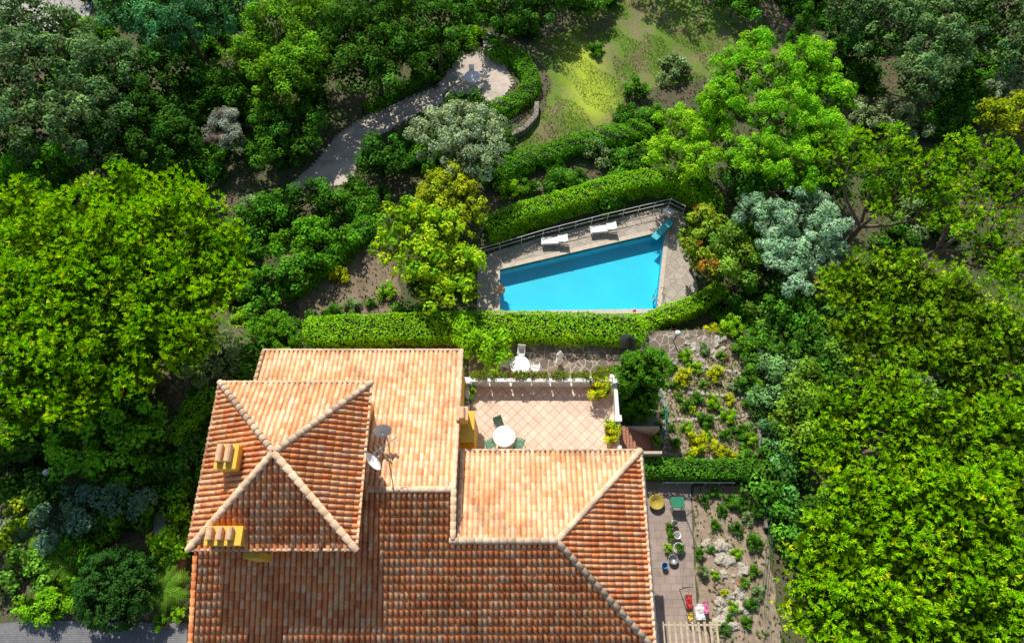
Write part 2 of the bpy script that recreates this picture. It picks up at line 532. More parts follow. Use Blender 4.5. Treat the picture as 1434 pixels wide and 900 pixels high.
# ------------------------------------------------------------------ ROOF TILES
def palette(kind, n):
    if kind == 'pale':  # paler tiles: strong sun on the north slopes put into the colour
        base = np.array([.86, .55, .31])
        alts = np.array([[.87, .60, .38], [.84, .49, .25], [.82, .43, .20], [.88, .65, .45], [.85, .54, .30]])
    else:
        base = np.array([.84, .30, .105])
        alts = np.array([[.86, .36, .14], [.80, .25, .08], [.86, .42, .18], [.64, .20, .08], [.84, .30, .10], [.87, .50, .27]])
    c = alts[RNG.integers(0, len(alts), n)]
    c = c*.6+base*.4
    return (c*(1+.09*RNG.standard_normal((n, 1))).clip(.7, 1.15)).clip(0, .9)

def roof_plane(name, poly, a, b_, kind, parent, mix=0.0, p=.245, q=.36):
    P = [Vector(x) for x in poly]
    u = (Vector(b_)-Vector(a)).normalized()
    nrm = (P[1]-P[0]).cross(P[2]-P[0]).normalized()
    if nrm.z < 0:
        nrm = -nrm
    w = nrm.cross(u).normalized()
    cen = sum(P, Vector())/len(P)
    if w.dot(cen-Vector(a)) < 0:
        w = -w
    O = Vector(a)
    su = [u.dot(x-O) for x in P]; sw_ = [w.dot(x-O) for x in P]
    ci = np.arange(math.floor(min(su)/p)-1, math.ceil(max(su)/p)+2)
    rj = np.arange(math.floor(min(sw_)/q), math.ceil(max(sw_)/q)+1)
    I, J = np.meshgrid(ci, rj); I = I.ravel(); J = J.ravel(); n = len(I)
    js = RNG.normal(0, .008, n); jl = RNG.normal(0, .004, n); jt = RNG.normal(0, .014, n)
    ang = np.linspace(0, math.pi, 6)
    rings = []
    for (tt, r, lift, cut) in ((-.035, .094, .026, -.022), (-.035, .094, .026, 0), (q*1.03, .082, .0, 0)):
        s = (I*p+js)[:, None]+r*np.cos(ang)[None]
        h = (r*.9*np.sin(ang))[None]+lift+cut+jl[:, None]
        t = (J*q+tt+jt)[:, None]+0*s
        rings.append(np.stack([s, h, t], -1))
    V = np.stack(rings, 1)
    ch = []
    for (tt, lift) in ((-.03, .012), (-.03, .03), (q*1.03, .004)):
        for sx in (p*.5-.075, p*.5, p*.5+.075):
            hh = lift-(.02 if abs(sx-p*.5) < 1e-6 else 0)
            ch.append(np.stack([I*p+sx, hh+0*I, J*q+tt], -1))
    C = np.stack(ch, 1)
    allv = np.concatenate([V.reshape(n, 18, 3), C], 1)
    fl_ = []
    for r in range(2):
        for k in range(5):
            fl_.append((r*6+k, r*6+k+1, (r+1)*6+k+1, (r+1)*6+k))
    for r in range(2):
        for k in range(2):
            fl_.append((18+r*3+k, 18+r*3+k+1, 18+(r+1)*3+k+1, 18+(r+1)*3+k))
    fl_ = np.array(fl_)
    F_ = (fl_[None]+(np.arange(n)*27)[:, None, None]).reshape(-1, 4)
    uu, ww, nn, OO = map(np.array, (u, w, nrm, O))
    W = OO+allv[..., 0:1]*uu+allv[..., 1:2]*nn+allv[..., 2:3]*ww
    col = palette(kind, n)
    if mix:
        o2 = palette('pale' if kind == 'red' else 'red', n); k = RNG.random(n) < mix
        col[k] = o2[k]*.5+col[k]*.5
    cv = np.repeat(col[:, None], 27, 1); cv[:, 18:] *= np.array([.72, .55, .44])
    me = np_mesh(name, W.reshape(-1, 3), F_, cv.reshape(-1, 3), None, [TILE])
    bm = bmesh.new(); bm.from_mesh(me)
    m = len(P)
    for i in range(m):
        e = P[(i+1) % m]-P[i]
        on = e.cross(nrm).normalized()
        if on.dot(cen-P[i]) > 0:
            on = -on
        pt = P[i]+on*(.03)
        geom = bm.verts[:]+bm.edges[:]+bm.faces[:]
        bmesh.ops.bisect_plane(bm, geom=geom, plane_co=pt, plane_no=on, clear_outer=True)
    bm.to_mesh(me); bm.free()
    o = bpy.data.objects.new(name, me); link(o, parent)
    d = MB(); k = len(P)
    tops = [x-nrm*.015 for x in P]; bots = [x-Vector((0, 0, .16)) for x in P]
    d.add(tops+bots, [tuple(range(k)), tuple(range(k, 2*k))[::-1]]+[(i, i+k, (i+1) % k+k, (i+1) % k) for i in range(k)])
    d.obj(name+'_deck', [DKM], parent)
    return o
DKM = pmat('roof_deck', (.30, .12, .06), .9)

capsV = []; capsF = []; capsC = []
def cap_line(a, b_, r=.15, L=.40, pale=True):
    a = Vector(a); b_ = Vector(b_); d = (b_-a); T = d.length; d.normalize()
    s = d.cross(Vector((0, 0, 1))).normalized(); up = s.cross(d)
    k = int(T/L)+1
    for i in range(k):
        t0 = i*T/k-.03; t1 = (i+1)*T/k+.02
        c = np.array([.78, .55, .36])*(1+.10*RNG.standard_normal()) if pale else palette('red', 1)[0]
        base = sum(len(x) for x in capsV)
        vs = []
        for (t, rr, lf) in ((t0, r*.9, -.01), (t1, r*1.08, .03), (t1, r*1.08-.02, .0)):
            for m in range(8):
                an = math.pi*m/7
                vs.append(a+d*t+s*(rr*math.cos(an))+up*(rr*.85*math.sin(an)+lf+.03))
        capsV.append([tuple(x) for x in vs]); capsC.append(np.repeat(c[None], len(vs), 0))
        for g in range(2):
            for m in range(7):
                capsF.append((base+g*8+m, base+g*8+m+1, base+(g+1)*8+m+1, base+(g+1)*8+m))

house = empty('villa_house')
XW, XM, XE = -14.2, -2.65, 6.32
yS, zS = -.4, 6.58
yB, zB = 4.04, 8.0
yA, zA = 6.19, 8.69
roof_plane('roof_south_west', [(XW, yS, zS), (XM, yS, zS), (XM, yA, zA), (XW, yA, zA)], (XW, yS, zS), (XM, yS, zS), 'red', house, .2)
roof_plane('roof_south_east', [(XM, yS, zS), (XE, yS, zS), (2.02, yB, zB), (XM, yB, zB)], (XM, yS, zS), (XE, yS, zS), 'red', house, .2)
roof_plane('roof_east_hip', [(XE, yS, zS), (XE, 8.44, 6.9), (2.02, yB, zB)], (XE, yS, zS), (XE, 8.44, 6.9), 'red', house, .3)
roof_plane('roof_north_east', [(XM+.08, yB, zB), (2.02, yB, zB), (XE, 8.44, 6.9), (XM+.08, 8.44, 6.9)], (XM, 8.44, 6.9), (XE, 8.44, 6.9), 'pale', house, .15)
roof_plane('roof_north_west', [(-13.05, yA, zA), (XM, yA, zA), (XM, 13.8, 6.8), (-13.05, 13.8, 6.8)], (-13.05, 13.8, 6.8), (XM, 13.8, 6.8), 'pale', house, .15)
tx0, tx1, ty0, ty1, tz = -13.6, -6.52, 3.42, 10.87, 10.0
ap = (-10.03, 7.15, 11.65)
SWc, SEc, NEc, NWc = (tx0, ty0, tz), (tx1, ty0, tz), (tx1, ty1, tz), (tx0, ty1, tz)
roof_plane('tower_roof_south', [SWc, SEc, ap], SWc, SEc, 'red', house, .3)
roof_plane('tower_roof_east', [SEc, NEc, ap], SEc, NEc, 'red', house, .4)
roof_plane('tower_roof_north', [NEc, NWc, ap], NEc, NWc, 'pale', house, .4)
roof_plane('tower_roof_west', [NWc, SWc, ap], NWc, SWc, 'red', house, .4)
for c in (SWc, SEc, NEc, NWc):
    cap_line(c, ap)
cap_line((2.02, yB, zB), (XE, 8.44, 6.9)); cap_line((2.02, yB, zB), (XE, yS, zS))
cap_line((XM-.15, yB, zB), (2.02, yB, zB)); cap_line((XM, yA, zA), (-6.6, yA, zA))
cap_line((XM, yA, zA+.02), (XM, 13.8, 6.82), .11); cap_line((XM, yB+.1, zB+.12), (XM, yA, zA+.02), .13)
cap_line((XE, yS, zS), (XE, 8.44, 6.9), .07); cap_line((XM, 8.44, 6.9), (XE, 8.44, 6.9), .08)
cap_line((XW, yS, zS), (XW, ty0, zS+.32*(ty0-yS)), .1, pale=False)
cap_line((XM+.2, 8.4, 6.92), (XM+.2, yB, zB+.02), .09)
cap_line((XM, 13.8, 6.82), (-13.05, 13.8, 6.82), .07); cap_line((-13.05, 13.8, 6.82), (-13.05, 11, 7.5), .1)
for a_, b_ in ((SWc, SEc), (SEc, NEc), (NEc, NWc), (NWc, SWc)):
    cap_line(a_, b_, .06)
link(bpy.data.objects.new('ridge_caps', np_mesh('ridge_caps', np.concatenate([np.array(x) for x in capsV]), np.array(capsF), np.concatenate(capsC), None, [TILE])), house)

wl = MB()
def wallprism(x0, x1, prof, mi=0):
    pts = [(prof[0][0], -.1)]+prof+[(prof[-1][0], -.1)]
    n = len(pts)
    vs = [(x0, y, z) for y, z in pts]+[(x1, y, z) for y, z in pts]
    fs = [tuple(range(n)), tuple(range(n, 2*n))[::-1]]+[(i, i+n, (i+1) % n+n, (i+1) % n) for i in range(n)]
    wl.add(vs, fs, mi)
wallprism(XW+.35, -12.75, [(0, 6.5), (yA-.3, zA-.32), (7.5, 8.2), (10.4, 7.6)])
wallprism(-12.748, XM-.002, [(.004, 6.5), (yA, zA-.2), (13.35, 6.7)])
wallprism(XM+.002, 5.9, [(.03, 6.45), (8.05, 6.45)])
wl.box((tx0*.5+tx1*.5, ty0*.5+ty1*.5, 8.4), (tx1-tx0-.7, ty1-ty0-.7, 2.9))
wl.obj('walls', [PLASTER_Y], house)
sp_ = MB(); sp_.add([(XM, yB-.2, zB-.3), (XM, yA, zA-.15), (XM, 13.6, 6.7), (XM, 8.0, 6.4), (XM+.03, yB-.2, zB-.3), (XM+.03, yA, zA-.15), (XM+.03, 13.6, 6.7), (XM+.03, 8.0, 6.4)], [(0, 1, 2, 3), (4, 7, 6, 5), (0, 4, 5, 1), (1, 5, 6, 2), (2, 6, 7, 3), (3, 7, 4, 0)])
sp_.obj('step_wall', [PLASTER_C], house)
wn = MB()
def window(x, y, z, w_, h_, axis):
    R = {'N': 0, 'E': -math.pi/2, 'W': math.pi/2}[axis]
    M = Matrix.Rotation(R, 3, 'Z')
    def bx(c, d, mi):
        cc = Vector((x, y, z))+M @ Vector(c); wn.box(cc, d, mi, rz=R)
    bx((0, .01, 0), (w_, .06, h_), 0)
    bx((0, .035, h_/2+.04), (w_+.16, .09, .08), 1); bx((0, .05, -h_/2-.04), (w_+.2, .14, .08), 1)
    for s in (-1, 1):
        bx((s*(w_/2+.04), .036, 0), (.08, .088, h_), 1)
        bx((s*(w_*.75+.1), .04, 0), (w_*.48, .05, h_), 2)
        for k in range(8):
            bx((s*(w_*.75+.1), .07, -h_/2+.12+k*(h_-.2)/8), (w_*.42, .02, .03), 2)
    bx((0, .05, 0), (.05, .06, h_), 1)
for x in (-11.5, -8.5, -5.5):
    window(x, 13.35, 5.0, 1.0, 1.3, 'N'); window(x, 13.35, 1.6, 1.0, 1.5, 'N')
for x in (-.5, 3.5):
    window(x, 8.05, 4.2, 1.3, 2.1, 'N')
for y in (2, 6):
    window(5.9, y, 5.0, 1.0, 1.3, 'E'); window(5.9, y, 1.7, 1.0, 1.5, 'E')
    window(XW+.35, y+2, 4.6, 1.0, 1.3, 'W')
window(tx1-.35, 5.3, 9.3, .7, .6, 'E')
wn.obj('windows', [GLASS, WHITE, SHUT], house)
gt = MB()
gt.tube([(XE+.1, yS, zS-.15), (XE+.1, 8.4, 6.75)], .07, 8); gt.tube([(XE+.05, 8.3, 6.7), (5.98, 8.2, 6.2), (5.98, 8.2, 0)], .05, 8)
gt.obj('gutter', [GREYM], house)

# terrace
ZT = 3.0
tN = U(717, 537, ZT)[1]; tx_e = 5.95; tx_w = XM
tb = MB()
tb.box(((tx_w+tx_e)/2+.0, (8.08+tN)/2, ZT/2-.06), (tx_e-tx_w, tN-8.08, ZT-.1))
tb.obj('terrace_base', [PLASTER_C], house)
tf = MB(); tf.add([(tx_w, 8.06, ZT), (tx_e, 8.06, ZT), (tx_e, tN, ZT), (tx_w, tN, ZT)], [(0, 1, 2, 3)])
tf.obj('terrace_floor', [TERRM], house)
bl = MB()
def balustrade(a, b_, h=.85, step=.24):
    a = Vector(a); b_ = Vector(b_); L = (b_-a).length; n = int(L/step); rz = math.atan2((b_-a).y, (b_-a).x)
    mid = (a+b_)/2
    bl.box(mid+Vector((0, 0, h)), (L, .2, .08), 0, rz); bl.box(mid+Vector((0, 0, .08)), (L, .2, .14), 0, rz)
    for i in range(n):
        q = a.lerp(b_, (i+.5)/n)
        bl.lathe(q, [(.05, .15), (.075, .3), (.045, .5), (.06, .7), (.05, h-.05)], 8)
balustrade((tx_w+.1, tN-.1, ZT), (tx_e-.35, tN-.1, ZT))
bl.obj('balustrade', [WHITE], house)
pw = MB()
pw.box((tx_e-.12, (tN+11.0)/2, ZT+.3), (.22, tN-11.0, .7)); pw.box((tx_e-.12, 8.85, ZT+.3), (.22, 1.4, .7))
pw.box((tx_w+.14, (tN+10.9)/2, ZT+.25), (.24, tN-10.9, .6))
for (x, y) in ((tx_e-.12, tN-.12), (tx_w+.14, tN-.12), (tx_e-.12, 11.0)):
    pw.box((x, y, ZT+.4), (.3, .3, .9)); pw.box((x, y, ZT+.89), (.36, .36, .07))
pw.obj('parapet', [WHITE], house, bevel=.015)
ch = MB()
cx, cy = -2.32, 9.6
ch.box((cx, cy, 5.0), (.85, 1.5, 4.2), 0); ch.box((cx, cy, 7.13), (.92, 1.57, .08), 0)
ch.box((cx-.1, cy+.35, 7.6), (.5, .6, 1.0), 0); ch.box((cx-.1, cy+.35, 8.13), (.6, .7, .07), 1)
ch.tube([(cx-.1, cy+.05, 8.24), (cx-.1, cy+.62, 8.24)], .15, 10, 1)
ch.obj('yellow_chimney', [PLASTER_Y, CHCAP], house, bevel=.02)

def stack(loc, sx, sy, h, pots):
    m = MB(); x, y, z = loc
    m.box((x, y, z+h/2), (sx, sy, h), 0); m.box((x, y, z+h+.03), (sx+.08, sy+.08, .06), 0)
    for i in range(pots):
        px = x-sx*.5+(i+.5)*sx*.85/pots
        for k in (-1, 1):
            m.box((px+.1*k, y+sy*.08, z+h+.15), (.05, sy*.65, .18), 1)
        m.tube([(px, y-sy*.28, z+h+.25), (px, y+sy*.46, z+h+.25)], .14, 10, 1)
    m.obj('chimney', [PLASTER_Y, CHCAP], house, bevel=.015)
stack((-12.0, 7.0, 10.2), .85, 1.0, 1.35, 2)
stack((-11.9, 3.9, 9.5), 1.45, .7, 1.2, 3)
vb = MB(); vb.box((-11.0, 3.27, 8.9), (.7, .28, 1.5)); vb.obj('eave_vent', [PLASTER_Y], house, bevel=.01)

def dish(loc, r, az, el, mast):
    e = empty('satellite_dish', loc); m = MB()
    m.tube([(0, 0, 0), (0, 0, mast)], .03, 8, 1)
    R = Matrix.Rotation(az, 3, 'Z') @ Matrix.Rotation(el, 3, 'X')
    vs = []; k = 20
    for i in range(6):
        rr = r*i/5
        for j in range(k):
            t = 2*math.pi*j/k
            vs.append(Vector((0, 0, mast))+R @ Vector((rr*math.cos(t), rr*math.sin(t), .35*rr*rr/r+.05)))
    fs = [(i*k+j, i*k+(j+1) % k, (i+1)*k+(j+1) % k, (i+1)*k+j) for i in range(5) for j in range(k)]
    m.add(vs, fs, 0)
    m.tube([Vector((0, 0, mast))+R @ Vector((0, -r, .3*r)), Vector((0, 0, mast))+R @ Vector((0, 0, r*1.1))], .018, 6, 1)
    m.tube([Vector((0, 0, mast))+R @ Vector((0, 0, r*1.0)), Vector((0, 0, mast))+R @ Vector((0, 0, r*1.25))], .05, 8, 1)
    m.obj('reflector', [WHITE, GREYM], e, True)
dish((-6.35, 7.1, 8.6), .48, 2.2, 1.15, 1.1)
dish((-6.0, 8.9, 8.1), .42, .2, 1.1, 1.2)
an = MB(); q = Vector((-5.75, 7.6, 8.35))
an.tube([q, q+Vector((0, 0, 2.3))], .03, 8)
bd = Vector((.75, .55, .1)).normalized(); sd = Vector((-.55, .75, 0)).normalized()
an.tube([q+Vector((0, 0, 2.2))-bd*.6, q+Vector((0, 0, 2.2))+bd*.9], .018, 6)
for i in range(8):
    c = q+Vector((0, 0, 2.2))+bd*(-.55+i*.19); an.tube([c-sd*(.32-.015*i), c+sd*(.32-.015*i)], .012, 5)
an.obj('television_aerial', [GREYM])

ss = MB()
for i in range(11):
    h = ZT-(i+1)*ZT/12
    ss.box((tx_e+.12+i*.22, 10.35, h/2), (.22-.004, 1.25, h))
ss.box((tx_e+1.3, 9.62, .9), (2.5, .16, 1.9), 1); ss.box((tx_e+1.3, 11.08, .9), (2.5, .16, 1.9), 1)
ss.obj('brick_staircase', [BRICKS, MORTAR], None, bevel=.01)

tt = U(706, 611, ZT+.7); round_table('garden_table', (tt[0], tt[1], ZT), .6, WHITE)
for k, (dx, dy) in enumerate([(-.75, -.35), (.8, -.3), (-.3, .8), (.5, -.8)]):
    chair('garden_chair', (tt[0]+dx, tt[1]+dy, ZT), math.atan2(dy, dx)-math.pi/2, GREENP)
pt = U(728, 511, .8); round_table('patio_table', (pt[0], pt[1], .05), .62, WHITE)
for dx, dy in [(.1, 1.0), (-.9, .2), (.9, -.1)]:
    chair('patio_chair', (pt[0]+dx, pt[1]+dy, .05), math.atan2(dy, dx)-math.pi/2, WHITE)
ft = G(662, 117); round_table('iron_table', (ft[0], ft[1], ft[2]+.04), .65, WHITE)
for k in range(5):
    t = k*1.256+.4
    chair('iron_chair', (ft[0]+.95*math.cos(t), ft[1]+.95*math.sin(t), ft[2]+.04), t-math.pi/2, WHITE, .9)
sx, sy, _ = U(783, 503, .5)
sm_ = MB()
sm_.lathe((sx, sy, .05), [(.22, 0), (.22, .08), (.15, .12), (.14, .45), (.2, .5), (.2, .55)], 12)
sm_.lathe((sx, sy, .60), [(.12, 0), (.15, .2), (.12, .42), (.11, .6), (.16, .78), (.13, .86), (.045, .92), (.05, .95), (.085, 1.02), (.09, 1.08), (.06, 1.15), (.02, 1.17)], 12)
for s in (-1, 1):
    sm_.tube([(sx+s*.15, sy, 1.40), (sx+s*.22, sy-.04, 1.19), (sx+s*.1, sy-.16, 1.11)], [.045, .04, .03], 8)
sm_.obj('garden_statue', [WHITE], None, True)

def globe_lamp(loc, h=1.1):
    e = empty('globe_garden_lamp', loc); m = MB()
    m.tube([(0, 0, 0), (0, 0, h)], .04, 8, 1)
    m.lathe((0, 0, h), [(.02, 0)]+[(.19*math.sin(t), .19-.19*math.cos(t)) for t in np.linspace(.3, 3.0, 9)]+[(.005, .38)], 16, 0)
    m.obj('post_and_globe', [WHITE, DARKM], e, True)
globe_lamp(G(943, 478)); globe_lamp(G(84, 668))

# ------------------------------------------------------------------ FOLIAGE ENGINE
LB = 1.65      # overall leaf reflectance trim
def unit(n):
    v = RNG.standard_normal((n, 3)); return v/np.linalg.norm(v, axis=1, keepdims=True)
def nrmz(v):
    return v/np.maximum(np.linalg.norm(v, axis=1, keepdims=True), 1e-6)

def leaf_verts(c, nm, L, W):
    t = nrmz(np.cross(nm, unit(len(c)))); s = np.cross(nm, t)
    L = L[:, None]; W = W[:, None]
    return np.stack([c-t*L/2, c+s*W/2, c+t*L/2, c-s*W/2], 1)

def needle_verts(c, ax, L, W):
    s = nrmz(np.cross(ax, nrmz(np.array([0, .35, 1.0])+unit(len(c))*.65))); L = L[:, None]; W = W[:, None]
    return np.stack([c-s*W/2, c+s*W/2, c+ax*L+s*W/4, c+ax*L-s*W/4], 1)

def colours(n, col, puff_id, npuff, pv=.18, lv=.2, yel=.15):
    pb = np.exp(pv*RNG.standard_normal(npuff)); py = RNG.standard_normal(npuff)*yel*.5
    c = LB*np.array(col)[None]*pb[puff_id][:, None]*np.exp(lv*RNG.standard_normal(n))[:, None]
    sh = (py[puff_id]+yel*.4*RNG.standard_normal(n))
    c[:, 0] *= np.exp(sh); c[:, 2] *= np.exp(-sh*.5)
    return np.clip(c, 0.002, .75)

def foliage(lobes, K):
    pr = K.get('pr', .6); PC = []
    r0, r1 = K.get('rad', (.78, 1.06))
    for i, (cx, cy, cz, rx, rz) in enumerate(lobes):
        n = max(5, int(K.get('cover', 1.0)*2*rx*rx/(pr*pr)*(.6+.4*rz/rx)))
        d = unit(n*2); d = d[d[:, 2] > K.get('zmin', -.2)][:n]
        p = np.array([cx, cy, cz])+d*np.array([rx, rx, rz])*RNG.uniform(r0, r1, (len(d), 1))
        for j, (ax, ay, az, sx, sz) in enumerate(lobes):
            if j != i:
                q = ((p-np.array([ax, ay, az]))/np.array([sx, sx, sz]))
                p = p[(q**2).sum(1) > K.get('cull', .62)]
        PC.append(p)
    PC = np.concatenate(PC); NP = len(PC)
    PR = pr*RNG.uniform(*K.get('prv', (.6, 1.3)), NP)
    L, W = K['L'], K['W']
    area = L*W*(.75 if K.get('needle') else .5)
    cnt = np.maximum(6, (K.get('dens', .8)*2*math.pi*PR**2/area)).astype(int)
    pid = np.repeat(np.arange(NP), cnt); n = len(pid)
    if K.get('needle'):
        tk = 10
        tp = np.repeat(np.arange(NP), np.maximum(1, cnt//tk))
        nt_ = len(tp)
        d = unit(nt_); d[:, 2] = d[:, 2]*.8+.45; d = nrmz(d)
        tc = PC[tp]+d*PR[tp][:, None]*np.array([1, 1, .9])*RNG.uniform(.65, 1.05, (nt_, 1))
        tid = np.repeat(np.arange(nt_), tk); n = len(tid); pid = tp[tid]
        ax = nrmz(d[tid]*.85+np.array([0, 0, .4])+unit(n)*.8)
        V = needle_verts(tc[tid]-ax*L*.1, ax, L*RNG.uniform(.7, 1.2, n), W*RNG.uniform(.7, 1.3, n))
        tb_ = np.exp(.34*RNG.standard_normal(nt_))[tid]
    else:
        d = unit(n); d[:, 2] = d[:, 2]*.85+.25; d = nrmz(d)
        c = PC[pid]+d*PR[pid][:, None]*np.array([1, 1, .8])*(RNG.uniform(.45, 1.0, (n, 1))**.6)
        c += unit(n)*.05
        nm = nrmz(d+unit(n)*.65+np.array([0, .12, .5]))
        V = leaf_verts(c, nm, L*RNG.uniform(.6, 1.3, n), W*RNG.uniform(.7, 1.2, n))
        tb_ = np.ones(n)
    C = colours(n, K['col'], pid, NP, K.get('pv', .2), K.get('lv', .22), K.get('yel', .15))*tb_[:, None]
    C = np.clip(C, .002, .75)
    if 'col2' in K:
        k = RNG.random(NP) < K.get('mix2', .25)
        C2 = colours(n, K['col2'], pid, NP); C = np.where(k[pid][:, None], C2, C)
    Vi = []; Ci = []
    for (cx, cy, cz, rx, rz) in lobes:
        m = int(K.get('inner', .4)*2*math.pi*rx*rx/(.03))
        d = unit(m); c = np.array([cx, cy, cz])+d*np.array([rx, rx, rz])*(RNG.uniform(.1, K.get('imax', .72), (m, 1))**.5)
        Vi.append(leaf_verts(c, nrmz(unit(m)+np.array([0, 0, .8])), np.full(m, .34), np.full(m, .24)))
        Ci.append(LB*np.array(K['col'])[None]*K.get('ishade', .33)*np.exp(.2*RNG.standard_normal((m, 1))))  # inner leaves darkened in colour to paint shade into the crown gaps
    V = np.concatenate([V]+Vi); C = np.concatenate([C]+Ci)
    return V.reshape(-1, 3), np.repeat(C, 4, 0), PC

def tree_mesh(name, lobes, base, K, trunk=None, bark=None):
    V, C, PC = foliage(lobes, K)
    mb = MB()
    cen = np.mean([l[:3] for l in lobes], 0); R = max(l[3] for l in lobes)
    zlow = min(l[2]-l[4]*.5 for l in lobes)
    tr = trunk or max(.05, .055*R+.04)
    b0 = Vector(base); top = Vector(cen); top.z = min(top.z, zlow+ .3*(top.z-zlow))
    H_ = top.z-b0.z
    if H_ > .15:
        fork = b0.lerp(top, .6)+Vector((RNG.normal(0, .03*H_), RNG.normal(0, .03*H_), 0))
        mb.tube([b0+Vector((0, 0, -.2)), b0+Vector((0, 0, .15*H_)), b0.lerp(fork, .6)+Vector((RNG.normal(0, .03*H_), RNG.normal(0, .03*H_), 0)), fork], [tr*1.5, tr*1.1, tr*.9, tr*.75], 9, 0, False)
        sel = PC[RNG.choice(len(PC), min(len(PC), K.get('limbs', 14)), replace=False)]
        for l in lobes:
            c = Vector(l[:3]); c.z -= l[4]*.2
            m1 = fork.lerp(c, .5)+Vector((0, 0, -.08*(c-fork).length))
            mb.tube([fork, m1, c], [tr*.6, tr*.45, tr*.25], 7, 0, False)
        for p in sel:
            l = min(lobes, key=lambda q: (q[0]-p[0])**2+(q[1]-p[1])**2)
            s = Vector(l[:3]); s.z -= l[4]*.2; s = fork.lerp(s, .75); e = Vector(p)
            m1 = s.lerp(e, .5)+Vector((RNG.normal(0, .12), RNG.normal(0, .12), -.12))
            mb.tube([s, m1, e], [tr*.32, tr*.2, tr*.08], 5, 0, False)
    tv = np.array([tuple(p) for p in mb.v]).reshape(-1, 3); tf_ = np.array(mb.f, int).reshape(-1, 4)
    nv = len(tv); nl = len(V)//4
    F_ = np.concatenate([tf_, nv+np.arange(nl*4).reshape(-1, 4)])
    VV = np.concatenate([tv, V]); CC = np.concatenate([np.full((nv, 3), .1), C])
    mi = np.concatenate([np.zeros(len(tf_), int), np.ones(nl, int)])
    return np_mesh(name, VV, F_, CC, mi, [bark or BARK, LEAF])

PN = dict(pr=.34, needle=True, L=.23, W=.048, dens=.95, zmin=-.02, cover=.80, limbs=40, inner=.9, imax=.74, ishade=.30, rad=(.87, 1.09), prv=(.65, 1.3), cull=.72, pv=.14, lv=.2, yel=.12)
KD = dict(
 pine=dict(PN, col=(.185, .385, .004)),
 pine_open=dict(PN, col=(.17, .33, .006), cover=.62, inner=.2, rad=(.85, 1.08), pr=.36, pv=.18),
 pine_olive=dict(PN, col=(.165, .295, .008), pv=.2, cover=.74),
 oak=dict(col=(.085, .15, .05), pr=.5, L=.22, W=.15, pv=.3),
 dark=dict(col=(.035, .10, .012), pr=.5, L=.22, W=.15, pv=.3),
 mid=dict(col=(.06, .17, .012), pr=.5, L=.22, W=.14, pv=.25),
 bright=dict(col=(.12, .32, .01), pr=.5, L=.22, W=.13, pv=.2),
 feather=dict(col=(.13, .34, .015), pr=.42, L=.28, W=.08, pv=.2, dens=.9),
 yellow=dict(col=(.23, .37, .01), pr=.42, L=.24, W=.16, pv=.2, col2=(.12, .26, .01), mix2=.25),
 olivey=dict(col=(.23, .28, .01), pr=.42, L=.2, W=.13, pv=.2),
 olive=dict(col=(.22, .28, .15), pr=.42, L=.22, W=.10, pv=.22, yel=.08),
 silver=dict(col=(.23, .37, .22), pr=.42, L=.26, W=.08, pv=.2, yel=.08),
 blue=dict(col=(.065, .19, .065), pr=.5, L=.24, W=.11, pv=.25, yel=.1),
 greyp=dict(col=(.20, .23, .19), pr=.4, L=.2, W=.06, pv=.2, col2=(.16, .12, .11), mix2=.3),
 topiary=dict(col=(.05, .16, .008), pr=.2, L=.12, W=.08, pv=.08, dens=.8, rad=(.97, 1.02), cover=1.2, cull=.9, inner=.9),
 topiary_b=dict(col=(.12, .28, .01), pr=.26, L=.14, W=.09, pv=.12, dens=.9),
 russet=dict(col=(.19, .27, .02), pr=.4, L=.22, W=.13, col2=(.28, .13, .02), mix2=.12),
)

def tree(name, kind, zc, lobes, flat=.75, dx=0, dy=0, trunk=None, bark=None, rs=.92, **kw):
    K = dict(KD[kind]); K.update(kw)
    Ls = []
    for l in lobes:
        u, v, r = l[:3]; z = zc+(l[3] if len(l) > 3 else 0)
        x, y, _ = U(u, v, z); R = r*scl(v, z)*rs
        Ls.append((x, y, z, R, R*(l[4] if len(l) > 4 else flat)))
    bx = float(np.mean([l[0] for l in Ls]))+dx; by = float(np.mean([l[1] for l in Ls]))+dy
    bz = float(zg(bx, by))
    Ls = [(x, y, max(z, bz+.35*rz), r, rz) for x, y, z, r, rz in Ls]
    local = [(x-bx, y-by, z-bz, r, rz) for x, y, z, r, rz in Ls]
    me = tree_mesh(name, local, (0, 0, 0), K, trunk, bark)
    o = bpy.data.objects.new(name, me); o.location = (bx, by, bz); link(o)
    return o

P_ = 'umbrella_pine_tree'
tree(P_, 'pine', 8.4, [(165, 360, 92, 1.0), (90, 345, 88, .6), (245, 330, 80, .5), (165, 285, 62, .2), (285, 395, 64, -.1), (230, 430, 78, .2), (130, 440, 88, .5), (55, 420, 88, .1), (310, 345, 46, -.6), (60, 490, 80, -.5), (190, 495, 70, -.7), (120, 530, 68, -1.1), (35, 555, 62, -1.7), (-30, 420, 90, -.3), (262, 470, 50, -1.0), (30, 305, 60, -.1), (235, 285, 50, .0)], .46, dx=-.5, dy=-2.2, trunk=.34, rs=.97)
tree(P_, 'pine_open', 7.5, [(1175, 225, 42, 0), (1240, 215, 48, .4), (1300, 240, 48, .2), (1250, 280, 40, -.6), (1310, 300, 35, -.8)], .42, trunk=.22)
tree(P_, 'pine_open', 8.0, [(1370, 225, 50, 0), (1425, 270, 60, .3), (1390, 340, 60, 0), (1350, 290, 45, -.4), (1440, 380, 60, 0)], .42, trunk=.22, cover=.74)
tree(P_, 'pine_olive', 7.6, [(1200, 400, 55, 0), (1265, 390, 58, .5), (1335, 430, 64, .4), (1210, 470, 54, -.3), (1285, 480, 60, .2), (1400, 475, 66, .1), (1370, 540, 55, -.5), (1240, 530, 42, -1.)], .48, trunk=.26)
